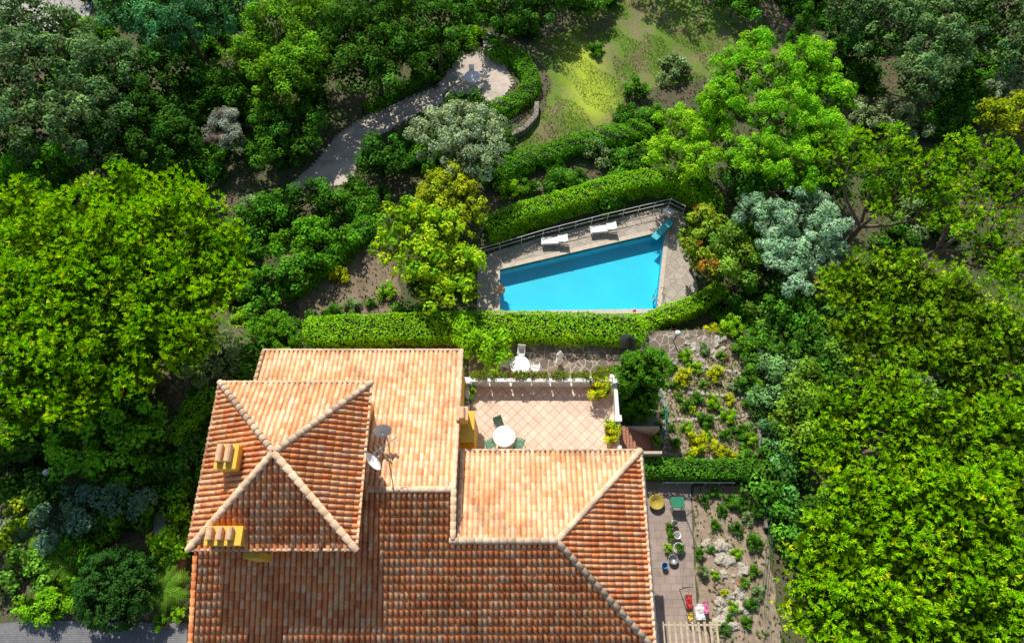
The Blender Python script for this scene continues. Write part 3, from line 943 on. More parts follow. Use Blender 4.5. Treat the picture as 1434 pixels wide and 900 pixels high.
tree(P_, 'pine', 8.0, [(1190, 580, 52, 0), (1255, 570, 54, .3), (1330, 595, 62, .4), (1400, 610, 62, .2), (1170, 640, 46, -.6), (1275, 640, 56, .1), (1440, 560, 45, 0)], .48, trunk=.28, col=(.165, .33, .005))
tree(P_, 'pine', 8.2, [(1205, 705, 62, 0), (1285, 700, 64, .5), (1365, 730, 74, .6), (1440, 700, 60, .2), (1165, 780, 62, -.5), (1245, 790, 78, .5), (1340, 820, 82, .5), (1150, 850, 62, -.8), (1235, 875, 72, -.1), (1430, 810, 72, .3), (1330, 915, 80, 0), (1200, 950, 70, -.5), (1430, 900, 76, 0)], .46, dx=-1.5, trunk=.34, rs=.97)
# top-left woods (crowns reach almost to the ground)
tree('holm_oak_tree', 'oak', 2.5, [(60, 110, 75), (120, 165, 60), (25, 180, 55), (150, 95, 50), (30, 45, 60, .5), (90, 60, 50), (-30, 110, 60)], .9)
tree('eucalyptus_tree', 'blue', 2.5, [(250, 25, 58), (200, 5, 48), (310, 12, 50), (280, -25, 50), (170, 20, 35)], .9)
tree('laurel_tree', 'bright', 1.0, [(20, 225, 45), (70, 235, 38), (-20, 250, 40)], .9, col=(.07, .21, .01))
tree('holm_oak_tree', 'dark', 1.0, [(160, 210, 50), (215, 170, 45), (240, 110, 50), (180, 140, 45), (250, 200, 34), (230, 60, 36)], .9, col=(.03, .085, .01))
tree('carob_tree', 'mid', 1.8, [(385, 45, 45), (430, 90, 44), (385, 120, 40), (440, 30, 40), (350, 80, 32)], .95, col=(.10, .22, .012))
tree('holm_oak_tree', 'dark', 1.5, [(500, 40, 55), (545, 75, 42), (500, 100, 42), (560, 30, 45), (470, 80, 40), (540, 118, 20)], .95, col=(.045, .115, .012))
tree('bay_tree', 'dark', .8, [(608, 25, 36), (618, 48, 24), (590, 62, 28), (650, 12, 24), (588, 95, 18)], 1.0, col=(.045, .12, .012))
tree('carob_tree', 'mid', -.5, [(420, 180, 36), (440, 148, 30), (385, 175, 36), (300, 120, 38), (340, 130, 34), (375, 210, 28), (425, 212, 20), (280, 150, 26)], .9, col=(.05, .14, .012))
tree('tamarisk_tree', 'greyp', .0, [(318, 175, 24), (328, 198, 20), (300, 192, 15)])
tree('olive_tree', 'olive', 1.8, [(612, 190, 40), (665, 185, 42), (640, 168, 30), (650, 220, 44), (685, 215, 30)], .9, bark=BARKG)
tree('bay_tree', 'dark', -1.0, [(532, 212, 30), (547, 234, 28), (514, 230, 20)], .9, col=(.04, .12, .012))
tree('privet_tree', 'olivey', 1.8, [(630, 262, 38), (605, 285, 28), (655, 285, 30), (650, 300, 28)])
tree('magnolia_tree', 'yellow', 2.4, [(570, 315, 42), (620, 330, 45), (645, 375, 36), (590, 370, 42), (605, 408, 30), (550, 350, 28), (660, 405, 20)], .7, L=.26, W=.17)
tree('holm_oak_tree', 'mid', -.5, [(700, 5, 42), (755, 12, 36), (728, 32, 22), (790, -10, 32)], .9, col=(.05, .14, .015))
tree('bay_tree', 'bright', -1.8, [(835, 0, 24), (815, 10, 16)], col=(.09, .22, .02))
tree('holm_oak_tree', 'mid', -1.8, [(1015, -5, 22), (1045, 8, 22)], .9)
tree('holm_oak_tree', 'oak', 2.0, [(1240, 40, 52), (1310, 70, 52), (1390, 40, 55), (1190, 15, 38), (1330, 10, 50), (1290, 110, 40), (1440, 80, 45)], .9)
tree('laurel_tree', 'dark', -1.5, [(1190, 80, 32), (1210, 120, 28), (1175, 50, 24)], .9, col=(.04, .11, .015))
tree('laurel_tree', 'dark', -1.5, [(1350, 130, 30), (1320, 155, 22)], .8, col=(.045, .12, .015))
tree('olive_tree', 'olive', .5, [(1420, 110, 28), (1400, 130, 20)], bark=BARKG)
tree('pepper_tree', 'feather', 3.4, [(1075, 110, 46), (1030, 95, 34), (1130, 95, 44), (1160, 140, 38), (1095, 165, 50), (1150, 190, 38), (1010, 135, 32), (1060, 65, 24), (1060, 220, 35), (1120, 235, 38)], .85, col=(.14, .34, .012))
tree('pepper_tree', 'feather', 1.6, [(950, 185, 38), (990, 170, 36), (930, 215, 28), (975, 225, 34), (1015, 205, 30)], .8, col=(.18, .38, .012))
tree('laurel_tree', 'mid', 1.0, [(1060, 250, 32), (1110, 265, 30), (1170, 250, 34), (1030, 240, 22)], .9, col=(.045, .13, .015))
tree('lavender_bush', 'olive', -1.5, [(1215, 160, 28), (1250, 165, 30), (1285, 178, 20)], .6, col=(.2, .25, .11))
tree('carob_tree', 'olivey', 1.0, [(1395, 165, 30), (1425, 155, 26), (1440, 180, 28)])
tree('mimosa_tree', 'silver', 2.4, [(1125, 300, 42), (1080, 305, 32), (1140, 345, 42), (1095, 355, 38), (1110, 390, 28), (1045, 290, 24), (1165, 320, 28)], .8)
tree('loquat_tree', 'russet', .6, [(985, 310, 28), (965, 335, 20), (978, 365, 22), (1000, 380, 20)])
tree('laurel_tree', 'mid', .8, [(1020, 340, 30), (1040, 370, 26), (1012, 380, 22)], .9, col=(.13, .23, .025))
for (nm, kd, z, l, kw) in [
    ('laurel_shrub', 'mid', 1.0, [(1090, 430, 28), (1125, 445, 26)], {}),
    ('laurel_shrub', 'topiary_b', .8, [(1120, 470, 32), (1095, 485, 24)], dict(col=(.065, .17, .015))),
    ('rosemary_shrub', 'olive', .8, [(1090, 520, 30), (1075, 560, 28), (1110, 545, 26)], dict(col=(.13, .25, .08))),
    ('holm_oak_tree', 'mid', 2.0, [(1120, 560, 34), (1110, 600, 32), (1140, 530, 26)], dict(col=(.13, .24, .02))),
    ('rosemary_shrub', 'silver', .6, [(1085, 605, 26), (1080, 640, 24)], dict(col=(.12, .29, .09))),
    ('oleander_shrub', 'bright', .6, [(1100, 670, 30), (1095, 705, 26)], dict(col=(.11, .27, .05))),
    ('oleander_shrub', 'mid', .6, [(1095, 725, 24), (1100, 760, 22)], {}),
    ('laurel_shrub', 'mid', .6, [(1170, 500, 30), (1060, 440, 18)], dict(col=(.09, .19, .02))),
    ('laurel_shrub', 'dark', .8, [(1160, 450, 34), (1180, 400, 30), (1165, 480, 28)], dict(col=(.045, .12, .015))),
]:
    tree(nm, kd, z, l, **kw)
# west side
tree('fig_tree', 'bright', 1.4, [(130, 600, 42), (190, 600, 40), (160, 640, 42), (100, 630, 34), (215, 630, 28), (140, 575, 28)], .8, L=.26, W=.17, col=(.115, .30, .015))
tree('laurel_tree', 'mid', .9, [(30, 620, 34), (15, 665, 34), (50, 650, 26), (-20, 640, 36), (60, 690, 22)], .9, col=(.045, .12, .015))
tree('olive_tree', 'olive', 1.2, [(300, 495, 30), (330, 510, 24), (280, 520, 22)], .9, bark=BARKG, col=(.13, .20, .06))
tree('privet_shrub', 'topiary_b', .8, [(275, 575, 22), (285, 600, 18), (262, 590, 18)])
tree('privet_shrub', 'topiary_b', .8, [(350, 515, 20), (345, 535, 14)], col=(.09, .23, .01))
tree('blue_cedar_tree', 'blue', 1.6, [(140, 710, 36), (180, 700, 28), (110, 690, 26), (75, 735, 30)], .7, col=(.085, .16, .10))
tree('boxwood_ball', 'topiary', 1.2, [(166, 822, 54)], .92, rs=1.0, col=(.028, .088, .014))
tree('euonymus_shrub', 'topiary_b', .6, [(95, 830, 26), (72, 848, 26), (42, 848, 20)], col=(.14, .32, .01))
tree('euonymus_shrub', 'yellow', .6, [(25, 720, 22), (10, 750, 20), (55, 710, 14)])
tree('laurel_shrub', 'mid', .7, [(30, 790, 26), (60, 800, 22), (10, 820, 22)], col=(.10, .22, .02))
tree('laurel_shrub', 'dark', .8, [(262, 660, 24), (275, 640, 18)], col=(.05, .13, .02))
tree('laurel_shrub', 'mid', .6, [(240, 770, 16), (205, 655, 20)])
# loose evergreen mass between the pine and the pool
tree('pittosporum_shrub', 'dark', -1.2, [(370, 295, 26), (405, 285, 28), (440, 272, 26), (470, 285, 22), (345, 310, 24)], .6, col=(.045, .14, .01))
tree('ivy_shrub', 'bright', -1.0, [(415, 330, 24), (445, 325, 26), (480, 335, 20), (430, 350, 20), (390, 345, 22)], .5, col=(.085, .24, .01))
tree('pittosporum_shrub', 'dark', -.9, [(375, 400, 30), (410, 385, 28), (350, 370, 28), (440, 368, 22), (365, 430, 22), (340, 340, 24)], .7, col=(.05, .15, .01))
tree('myrtle_shrub', 'mid', -2.0, [(455, 300, 16), (500, 300, 18), (520, 285, 16), (330, 400, 22)], .7)
# clipped column cypress by the terrace
tree('clipped_cypress', 'topiary', .9, [(889, 566, 29, 0, 1.1), (891, 552, 30, 1.1, 1.1), (894, 536, 32, 2.2, 1.0), (887, 518, 25, 3.2, .95), (911, 514, 27, 3.4, .95)], 1.2, rs=1.0, col=(.065, .18, .010), inner=1.4, cull=.8)
tree('clipped_cypress', 'topiary', .2, [(385, 458, 24, .6, 1.0), (397, 478, 24, 0, 1.0), (365, 460, 18, .3, 1.0)], 1, col=(.09, .23, .01))
tree('italian_cypress_tree', 'topiary_b', -1.5, [(1115, 62, 17, 0, 1.4), (1119, 50, 15, 1.6, 1.5), (1123, 36, 12, 3.2, 1.6), (1129, 20, 8, 4.8, 2.0)], 1.4, cover=1.4, L=.16, W=.1, col=(.04, .12, .01))
# neighbouring trees just beyond the photographed area (they shade the lawn edge)
def neighbour(u, v, h, r, kind):
    x, y, z = G(u, v)
    K = dict(KD[kind]); K.update(cover=.5, inner=.25, limbs=6)
    lobes = [(0, 0, h, r, r*.7), (r*.7, .4, h-.6, r*.7, r*.5), (-r*.7, -.3, h-.4, r*.7, r*.5)]
    me = tree_mesh('holm_oak_tree', lobes, (0, 0, 0), K)
    o = bpy.data.objects.new('holm_oak_tree', me); o.location = (x, y, z); link(o)
for (u, v, h, r, k) in [(930, -65, 8, 3.6, 'oak'), (1040, -55, 8, 3.6, 'mid'), (760, -40, 8, 3.6, 'dark'), (480, -50, 8, 3.5, 'dark'), (1200, -50, 8, 3.5, 'mid'), (-80, 60, 7, 4, 'oak'), (-90, 250, 6, 4, 'mid'), (1530, 150, 7, 4, 'oak'), (1540, 350, 7, 4, 'mid'), (-80, 700, 5, 3.5, 'mid')]:
    neighbour(u, v, h, r, k)

# ------------------------------------------------------------------ hedges
def hedge(name, pts, w, h, col, L=.14, W=.095, dens=1.0, z0=None, wv=.10):
    P = [Vector(p[:2]) for p in pts]
    Q = []
    for i in range(len(P)-1):
        k = max(1, int((P[i+1]-P[i]).length/.35))
        for j in range(k):
            Q.append(P[i].lerp(P[i+1], j/k))
    Q.append(P[-1])
    for _ in range(3):
        Q = [Q[0]]+[(Q[i-1]+Q[i]*2+Q[i+1])/4 for i in range(1, len(Q)-1)]+[Q[-1]]
    Qn = np.array([(q.x, q.y) for q in Q]); dd = np.diff(Qn, axis=0); sl = np.linalg.norm(dd, axis=1)
    cum = np.concatenate([[0], np.cumsum(sl)]); T = cum[-1]
    z_ = zg(Qn[:, 0], Qn[:, 1]) if z0 is None else np.full(len(Qn), z0)
    per = w+2*h
    n = int(dens*(T+w)*per/(L*W*.5))
    s = RNG.uniform(-w*.3, T+w*.3, n); sc_ = np.clip(s, 0, T-1e-4)
    i = np.clip(np.searchsorted(cum, sc_, side='right')-1, 0, len(sl)-1)
    fr_ = ((sc_-cum[i])/sl[i])[:, None]
    t = dd[i]/sl[i][:, None]; nn = np.stack([-t[:, 1], t[:, 0]], 1)
    base = Qn[i]+dd[i]*fr_; zb = z_[i]+(z_[i+1]-z_[i])*fr_[:, 0]
    over = np.clip(np.abs(s-sc_)/(w*.3), 0, 1)
    a = RNG.uniform(0, per, n)
    off = np.where(a < h, -w/2, np.where(a < h+w, a-h-w/2, w/2))
    hh = np.where(a < h, a, np.where(a < h+w, h, a-h-w))
    top = (a >= h) & (a < h+w)
    nx = np.where(top, off/(w/2)*.35, np.sign(off)); nz = np.where(top, 1.2, .25+.5*(hh/h)**4)
    rs = np.where(top, np.abs(off)/(w/2), hh/h); shr = .14*rs**6
    lump = wv*(np.sin(s*2.1+off*1.7+hh)*.5+np.sin(s*4.7+hh*3.1+off*4)*.35+np.sin(s*.9)*.4+np.sin(s*9+off*7)*.2)+RNG.normal(0, .04, n)
    off2 = off*(1-.25*over**2)-np.sign(off)*np.where(top, 0, shr)+np.where(top, 0, np.sign(off)*lump*.7)
    hh2 = hh+np.where(top, -shr+lump, 0)-over*.15*hh
    pos = np.stack([base[:, 0]+nn[:, 0]*off2+t[:, 0]*(s-sc_), base[:, 1]+nn[:, 1]*off2+t[:, 1]*(s-sc_), zb+hh2], 1)
    nm = np.stack([nn[:, 0]*nx, nn[:, 1]*nx, nz], 1)
    nm = nrmz(nrmz(nm)+unit(n)*.65)
    V = leaf_verts(pos, nm, L*RNG.uniform(.6, 1.3, n), W*RNG.uniform(.7, 1.3, n)).reshape(-1, 3)
    pidk = ((s*1.3+3*np.sin(off*2)+hh).astype(int)-int((s*1.3).min())+6).clip(0)
    C = np.repeat(colours(n, col, pidk, pidk.max()+2, .12, .3, .12), 4, 0)
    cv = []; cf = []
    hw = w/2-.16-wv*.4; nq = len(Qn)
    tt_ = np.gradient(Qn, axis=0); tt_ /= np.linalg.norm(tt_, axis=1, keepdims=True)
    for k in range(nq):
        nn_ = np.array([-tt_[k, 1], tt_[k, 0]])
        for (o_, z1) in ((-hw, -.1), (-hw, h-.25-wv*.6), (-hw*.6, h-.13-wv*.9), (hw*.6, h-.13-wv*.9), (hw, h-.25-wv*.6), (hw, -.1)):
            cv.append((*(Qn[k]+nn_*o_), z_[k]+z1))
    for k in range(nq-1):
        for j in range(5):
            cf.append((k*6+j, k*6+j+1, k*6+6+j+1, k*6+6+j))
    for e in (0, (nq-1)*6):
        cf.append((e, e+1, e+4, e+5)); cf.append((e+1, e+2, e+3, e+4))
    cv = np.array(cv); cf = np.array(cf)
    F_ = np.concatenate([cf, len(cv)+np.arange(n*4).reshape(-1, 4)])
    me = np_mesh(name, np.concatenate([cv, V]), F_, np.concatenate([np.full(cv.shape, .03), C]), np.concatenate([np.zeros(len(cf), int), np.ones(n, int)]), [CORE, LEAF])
    return link(bpy.data.objects.new(name, me))

HB = (.15, .32, .008)
hedge('clipped_hedge', [(-12.6, 17.6), (-6, 17.9), (0, 18.0), (7.9, 17.75)], 1.9, 1.6, HB, z0=-.4, wv=.13)
q1, q2 = U(918, 443, -1.0), U(992, 415, -1.0)
hedge('clipped_hedge', [(7.9, 18.6), q1, q2, U(1010, 400, -1.0)], 1.2, 1.5, HB)
hedge('clipped_hedge', [U(688, 310, -.6), U(740, 290, -.6), U(800, 273, -.6), U(860, 254, -.6), U(920, 241, -.6), U(965, 248, -.6), U(1000, 272, -.6), U(1000, 290, -.6)], 1.5, 1.9, (.14, .32, .008))
DK = (.055, .16, .01)
hedge('garden_hedge', [G(690, 75), G(725, 88), G(745, 115), G(740, 140), G(700, 160), G(680, 165)], 1.5, 1.0, (.08, .21, .01), wv=.2)
hedge('garden_hedge', [G(705, 245), G(760, 225), G(830, 205), G(900, 190)], 1.6, 1.3, (.07, .20, .01), wv=.3)
hedge('garden_hedge', [G(400, 412), G(455, 378), G(500, 345), G(515, 320)], 1.5, 1.4, (.06, .18, .01), wv=.3)
hedge('garden_hedge', [(6.6, 9.1), (9.5, 8.9), (13.4, 8.9)], 1.1, 1.3, (.055, .16, .01), z0=0)
hedge('garden_hedge', [G(255, 620), G(285, 580), G(310, 560)], 1.0, 1.5, (.09, .23, .01), wv=.2)
hedge('garden_hedge', [G(515, 156), G(560, 132), G(605, 110)], .9, .8, DK, wv=.2)
hedge('garden_hedge', [G(640, 152), G(600, 166), G(570, 186)], .8, .6, DK, wv=.2)

# ------------------------------------------------------------------ shrubs (shared meshes)
KS = []
for nm, k, c in [('shrub', 'mid', (.07, .19, .012)), ('shrub', 'dark', (.045, .12, .012)), ('shrub', 'bright', (.17, .35, .01)), ('shrub', 'olive', (.15, .22, .08)), ('shrub', 'mid', (.05, .14, .012)), ('flowering_shrub', 'yellow', (.36, .40, .01)), ('flowering_shrub', 'mid', (.10, .22, .02))]:
    K = dict(KD[k]); K.pop('col2', None); K.update(col=c, pr=.28, L=.15, W=.09, limbs=6, dens=.75)
    if len(KS) == 6:
        K.update(col2=(.35, .10, .12), mix2=.25)
    KS.append((nm, tree_mesh(nm, [(0, 0, .45, .7, .5), (.45, .2, .4, .45, .4), (-.35, .4, .45, .45, .35), (-.1, -.45, .35, .45, .38)], (0, 0, 0), K)))
def shrub(k, x, y, z, s, sz=1):
    o = bpy.data.objects.new(KS[k][0], KS[k][1]); o.location = (x, y, z); o.scale = (s, s, s*sz)
    o.rotation_euler = (0, 0, random.uniform(0, 6.28)); link(o)
ex = [(XW-.4, -3, 6.4, 14.0), (-3, 8, 9, 17.2), (5.5, -3, 14.4, 8.7), (-12.8, 16.4, 13, 18.9), (6, 8, 14.5, 18), (-23.5, -1, -14, 4.2), (-40, -3, -14, 1.6)]
deckb = grow(deck, .8); pathb = grow(path_poly, .0)
def free(x, y):
    for a in ex:
        if a[0] < x < a[2] and a[1] < y < a[3]:
            return False
    for pl in (deckb, pathb, lawn, dirt, patio):
        if inside(pl, [x], [y])[0] or inside(pl, [x], [y-.7])[0] or inside(pl, [x], [y+.7])[0]:
            return False
    return True
cnt = 0
while cnt < 430:
    x = random.uniform(-38, 42); y = random.uniform(0, 60)
    if abs(x) > 24+.45*y or not free(x, y):
        continue
    if 19 < y < 45 and -17 < x < 2 and random.random() < .5:
        continue
    cnt += 1
    k = random.choices([0, 1, 2, 3, 4], [4, 4, .6, 1, 6])[0]
    shrub(k, x, y, float(zg(x, y))-.1, random.uniform(.8, 2.0), random.uniform(.7, 1.2))
for (u, v, r, k) in [
    (1022, 462, 17, 2), (995, 462, 9, 5), (958, 500, 11, 2), (955, 530, 13, 5), (975, 560, 10, 0), (1000, 525, 12, 5), (1045, 535, 20, 0), (997, 565, 11, 2), (960, 570, 9, 0), (985, 590, 12, 0), (1018, 585, 11, 2), (1035, 605, 12, 0), (975, 622, 15, 5), (1005, 630, 12, 5), (1040, 632, 10, 0), (1015, 610, 9, 0), (960, 600, 9, 2), (945, 540, 8, 0), (1060, 590, 14, 3), (930, 580, 7, 0), (940, 600, 6, 0), (975, 516, 9, 2), (1020, 560, 8, 5), (1060, 470, 14, 0), (1068, 500, 14, 3),
    (950, 555, 7, 6), (1010, 500, 8, 6), (985, 540, 7, 6), (990, 610, 7, 2), (1030, 545, 9, 3), (1050, 615, 10, 2), (945, 620, 8, 0), (965, 640, 7, 2), (1025, 640, 8, 5), (1048, 565, 10, 0), (985, 490, 8, 3), (1035, 490, 12, 0), (1050, 450, 12, 2), (970, 575, 6, 5), (1008, 575, 6, 3), (930, 540, 6, 2), (940, 515, 8, 0),
    (477, 388, 13, 5), (493, 434, 13, 3), (520, 425, 8, 0), (543, 412, 14, 2), (470, 440, 12, 4), (455, 445, 10, 0),
    (835, 218, 20, 3), (835, 75, 12, 0), (740, 265, 14, 0), (715, 270, 16, 2), (780, 240, 12, 0), (910, 205, 14, 2), (940, 105, 22, 3), (890, 130, 18, 0), (875, 165, 16, 4), (770, 232, 12, 4), (860, 225, 14, 4), (900, 225, 14, 1), (810, 250, 12, 1),
    (1000, 735, 8, 0), (1020, 700, 10, 0), (1035, 705, 12, 4), (1000, 690, 8, 0), (1055, 800, 9, 0), (1025, 850, 8, 2), (1045, 870, 9, 0), (1060, 830, 10, 3), (1010, 715, 8, 4), (1045, 725, 9, 3), (1055, 760, 12, 4), (1015, 830, 6, 5), (1040, 815, 8, 6), (995, 770, 6, 0), (1012, 880, 9, 4), (1030, 775, 8, 2), (1050, 845, 9, 4), (1000, 805, 6, 2), (1030, 740, 10, 1), (1062, 715, 12, 4), (985, 700, 8, 1), (1020, 865, 6, 0),
    (612, 112, 11, 1), (635, 144, 8, 1), (585, 112, 11, 4), (660, 250, 12, 1), (230, 765, 14, 4), (250, 770, 10, 0), (690, 60, 8, 4), (560, 60, 12, 0), (235, 800, 12, 1)]:
    x, y, z = G(u, v); s = r*scl(v, z)/.85
    shrub(k, x, y, z, s)

def scatter(name, poly, n, L, W, cols, up=.5, zoff=.02, test=None):
    P = np.array([p[:2] for p in poly]); lo = P.min(0); hi = P.max(0)
    xy = RNG.uniform(lo, hi, (n*2, 2)); xy = xy[inside(poly, xy[:, 0], xy[:, 1])][:n]
    if test is not None:
        xy = xy[test(xy[:, 0], xy[:, 1])]
    n = len(xy); z = zg(xy[:, 0], xy[:, 1])+zoff
    c = np.column_stack([xy, z])
    ax = nrmz(unit(n)*1.0+np.array([0, 0, up*2]))
    V = needle_verts(c, ax, L*RNG.uniform(.5, 1.4, n), W*RNG.uniform(.6, 1.4, n)).reshape(-1, 3)
    cc = np.array(cols)[RNG.integers(0, len(cols), n)]*np.exp(.25*RNG.standard_normal((n, 1)))*1.3
    me = np_mesh(name, V, np.arange(n*4).reshape(-1, 4), np.repeat(cc, 4, 0), None, [LEAF])
    link(bpy.data.objects.new(name, me))
patch = lambda x, y: (np.sin(x*.9+1)*np.sin(y*.8)+.4*np.sin(x*2.3+y*1.7)) > -.25
scatter('grass', lawn, 30000, .13, .035, [(.09, .18, .02), (.12, .21, .03), (.18, .17, .05)], .5, 0, patch)
notb = lambda x, y: ~(((x > XW-.3) & (x < 10.4) & (y < 17.2)) | inside(deck, x, y) | inside(path_poly, x, y) | inside(lawn, x, y) | inside(patio, x, y) | ((x < -14) & (y < 1.2)))
scatter('leaf_litter', [(-36, -3), (38, -3), (50, 60), (-45, 60)], 80000, .18, .11, [(.07, .14, .02), (.05, .10, .015), (.12, .09, .045), (.16, .115, .06), (.07, .16, .02)], .25, .02, notb)
scatter('garden_weeds', [(8.7, 9.6), (14.5, 9.6), (15.5, 18), (9, 14)], 3500, .14, .06, [(.1, .2, .02), (.15, .12, .06)], .4, .02)

# ------------------------------------------------------------------ flowers / pots
def flowerbox(loc, L, rz=0, cols=((.16, .34, .03), (.12, .27, .02), (.65, .05, .12), (.7, .55, .05))):
    e = empty('flower_box', loc); e.rotation_euler = (0, 0, rz)
    m = MB(); m.box((0, 0, .12), (L, .24, .24)); m.obj('box', [TERRA], e, bevel=.01)
    n = int(700*L); c = RNG.uniform(-.5, .5, (n, 3))*np.array([L, .5, .4])+np.array([0, 0, .4])
    c[:, 2] += .14*np.sin(c[:, 0]*5+loc[0]*3)
    V = leaf_verts(c, nrmz(unit(n)+np.array([0, 0, .6])), np.full(n, .10), np.full(n, .07)).reshape(-1, 3)
    w_ = np.array([.5, .33, .11, .06]); k = RNG.choice(4, n, p=w_)
    me = np_mesh('plants', V, np.arange(n*4).reshape(-1, 4), np.repeat(np.array(cols)[k], 4, 0), None, [LEAF])
    link(bpy.data.objects.new('plants', me), e)
for x in np.arange(-1.9, 5.3, 1.15):
    flowerbox((x, tN+.16, ZT+.45), 1.0)
def pot(loc, s, kind=0, col=TERRA):
    e = empty('potted_plant', loc); e.scale = (s,)*3
    m = MB(); m.lathe((0, 0, 0), [(.16, 0), (.24, .32), (.28, .33), (.28, .4), (.24, .4), (.23, .36)], 16)
    m.obj('pot', [col], e)
    o = bpy.data.objects.new('plant', KS[kind][1]); link(o, e); o.location = (0, 0, .3); o.scale = (.5, .5, .5)
for (u, v, s, k, z) in [(660, 541, .8, 2, ZT), (835, 546, 1.5, 5, ZT), (845, 535, 1.0, 2, ZT), (857, 612, 1.2, 5, ZT), (866, 600, .9, 2, ZT), (655, 565, .8, 0, ZT)]:
    x, y, _ = U(u, v, z); pot((min(x, tx_e-.5), min(y, tN-.55), z), s, k)
for (u, v, s, k) in [(938, 752, .6, 0), (950, 768, .6, 4), (934, 768, .6, 2), (936, 738, .6, 0), (978, 775, .7, 0), (982, 800, .7, 3), (232, 872, 1.0, 0), (256, 860, .9, 2), (920, 600, .8, 0), (918, 620, .8, 2)]:
    x, y, z = G(u, v); pot((x, y, z+.03), s, k)
x, y, z = U(948, 704, .5)
m = MB(); m.box((x, y, .72), (.75, .6, .05))
for a in (-.3, .3):
    for b2 in (-.24, .24):
        m.box((x+a, y+b2, .36), (.05, .05, .68))
m.obj('green_side_table', [GREENP], None, bevel=.01)
x, y, z = U(919, 703, .2)
m = MB(); m.lathe((x, y, .04), [(.25, 0), (.42, .25), (.45, .3), (.38, .28), (.22, .05)], 20); m.obj('wicker_basket', [pmat('wicker', (.45, .33, .05), .8, .4, 20)], None, True)
def basin(name, u, v, r, mat, h=.25):
    x, y, z = U(u, v, .1); m = MB(); m.lathe((x, y, .04), [(r*.75, 0), (r, h), (r*1.08, h+.02), (r*.95, h), (r*.7, .04)], 20); m.obj(name, [mat], None, True)
basin('wash_basin', 942, 783, .26, GREYM); basin('wash_basin', 950, 768, .3, WHITE); basin('bucket', 935, 766, .17, WHITE, .32); basin('bucket', 930, 792, .16, BLUEC, .3); basin('bucket', 944, 733, .16, GREYM, .3); basin('round_stool', 947, 750, .2, WHITE, .4)
m = MB(); a = Vector(U(970, 715, 1.8)); b2 = Vector(U(962, 822, 1.8))
for q in (a, b2):
    m.tube([(q.x, q.y, 0), (q.x, q.y, 1.9)], .025, 8, 0); m.box((q.x, q.y, 1.88), (.6, .04, .04), 0)
for dx in (-.25, .25):
    pts_ = [a.lerp(b2, t)+Vector((dx, 0, .08-.25*t*(1-t))) for t in np.linspace(0, 1, 7)]
    m.tube(pts_, .006, 4, 0)
m.obj('clothes_line', [FENCEG])
def cloth(name, u, v, mat, w_, l_):
    x, y, _ = U(u, v, .6); vs = []
    for i in range(7):
        for j in range(7):
            vs.append((x+(i/6-.5)*w_, y+(j/6-.5)*l_, .62+.06*math.sin(i*1.3+j)+.04*math.sin(j*2.1)-.25*abs(i/6-.5)**2*4*.6))
    m = MB(); m.add(vs, [(i*7+j, i*7+j+1, i*7+8+j, i*7+7+j) for i in range(6) for j in range(6)], 0)
    for sx_ in (-.4, .4):
        for sy_ in (-.4, .4):
            m.tube([(x+sx_*w_, y+sy_*l_, 0), (x+sx_*w_, y+sy_*l_, .55)], .015, 5, 1)
    return m.obj(name, [mat, GREYM])
cloth('drying_rack_towel', 966, 842, REDC, .35, .7); cloth('drying_rack_towel', 981, 856, WHITE, .5, .8); cloth('drying_rack_towel', 990, 850, PINKC, .25, .6); cloth('drying_rack_towel', 968, 862, YELC, .3, .4)
pg = MB()
for i in range(12):
    x = 7.0+i*.3; pg.box((x, .05, 2.35), (.12, 1.6, .06))
for y_ in (-.6, .7):
    pg.box((8.6, y_, 2.27), (3.9, .1, .1))
for x in (6.8, 10.4):
    for y_ in (-.6, .7):
        pg.box((x, y_, 1.1), (.1, .1, 2.25))
pg.obj('wooden_pergola', [WOOD], None, bevel=.008)
def rock_mesh():
    bm = bmesh.new(); bmesh.ops.create_icosphere(bm, subdivisions=3, radius=1)
    s = random.uniform(0, 50)
    for v in bm.verts:
        p = v.co*1.6+Vector((s, s, s))
        v.co *= 1+.5*mn.noise(p)+.2*mn.noise(p*2.7)
        v.co.z *= .6
    me = bpy.data.meshes.new('rock'); bm.to_mesh(me); bm.free(); me.materials.append(ROCK); return me
RK = [rock_mesh() for _ in range(5)]
rocks = empty('rock_garden')
def rock(x, y, z, s, par=rocks):
    o = bpy.data.objects.new('rock', random.choice(RK)); o.location = (x, y, z); o.scale = (s*random.uniform(.7, 1.5), s, s*random.uniform(.6, 1.2)); o.rotation_euler = (0, 0, random.uniform(0, 6)); link(o, par)
for _ in range(90):
    t = random.random(); u = 992+28*math.sin(t*3.3)+random.gauss(0, 9)+22*(random.random() < .4); v = 760+t*130
    x, y, z = G(u, v); rock(x, y, z+.03, .05+.30*random.random()**2.2)
for _ in range(60):
    x, y, z = G(random.uniform(960, 1015), random.uniform(470, 520)); rock(x, y, z+.03, random.uniform(.06, .2))
edging = empty('stone_edging')
for pl in ([(935, 500), (970, 512), (1055, 525)], [(925, 545), (990, 552), (1060, 560)], [(925, 650), (990, 643), (1055, 645)], [(1060, 510), (1066, 640)], [(928, 520), (932, 640)], [(930, 590), (1060, 580)]):
    for i in range(len(pl)-1):
        a = Vector(G(*pl[i])); b2 = Vector(G(*pl[i+1])); k = int((b2-a).length/.28)
        for j in range(k):
            q = a.lerp(b2, j/k); rock(q.x+random.uniform(-.04, .04), q.y+random.uniform(-.05, .05), q.z+.04, random.uniform(.09, .14), edging)
for i in range(len(path_poly)):
    a = Vector(path_poly[i]); b2 = Vector(path_poly[(i+1) % len(path_poly)]); k = int((b2-a).length/.35)
    for j in range(k):
        q = a.lerp(b2, j/k); rock(q.x, q.y, float(zg(q.x, q.y))+.05, random.uniform(.08, .16), edging)
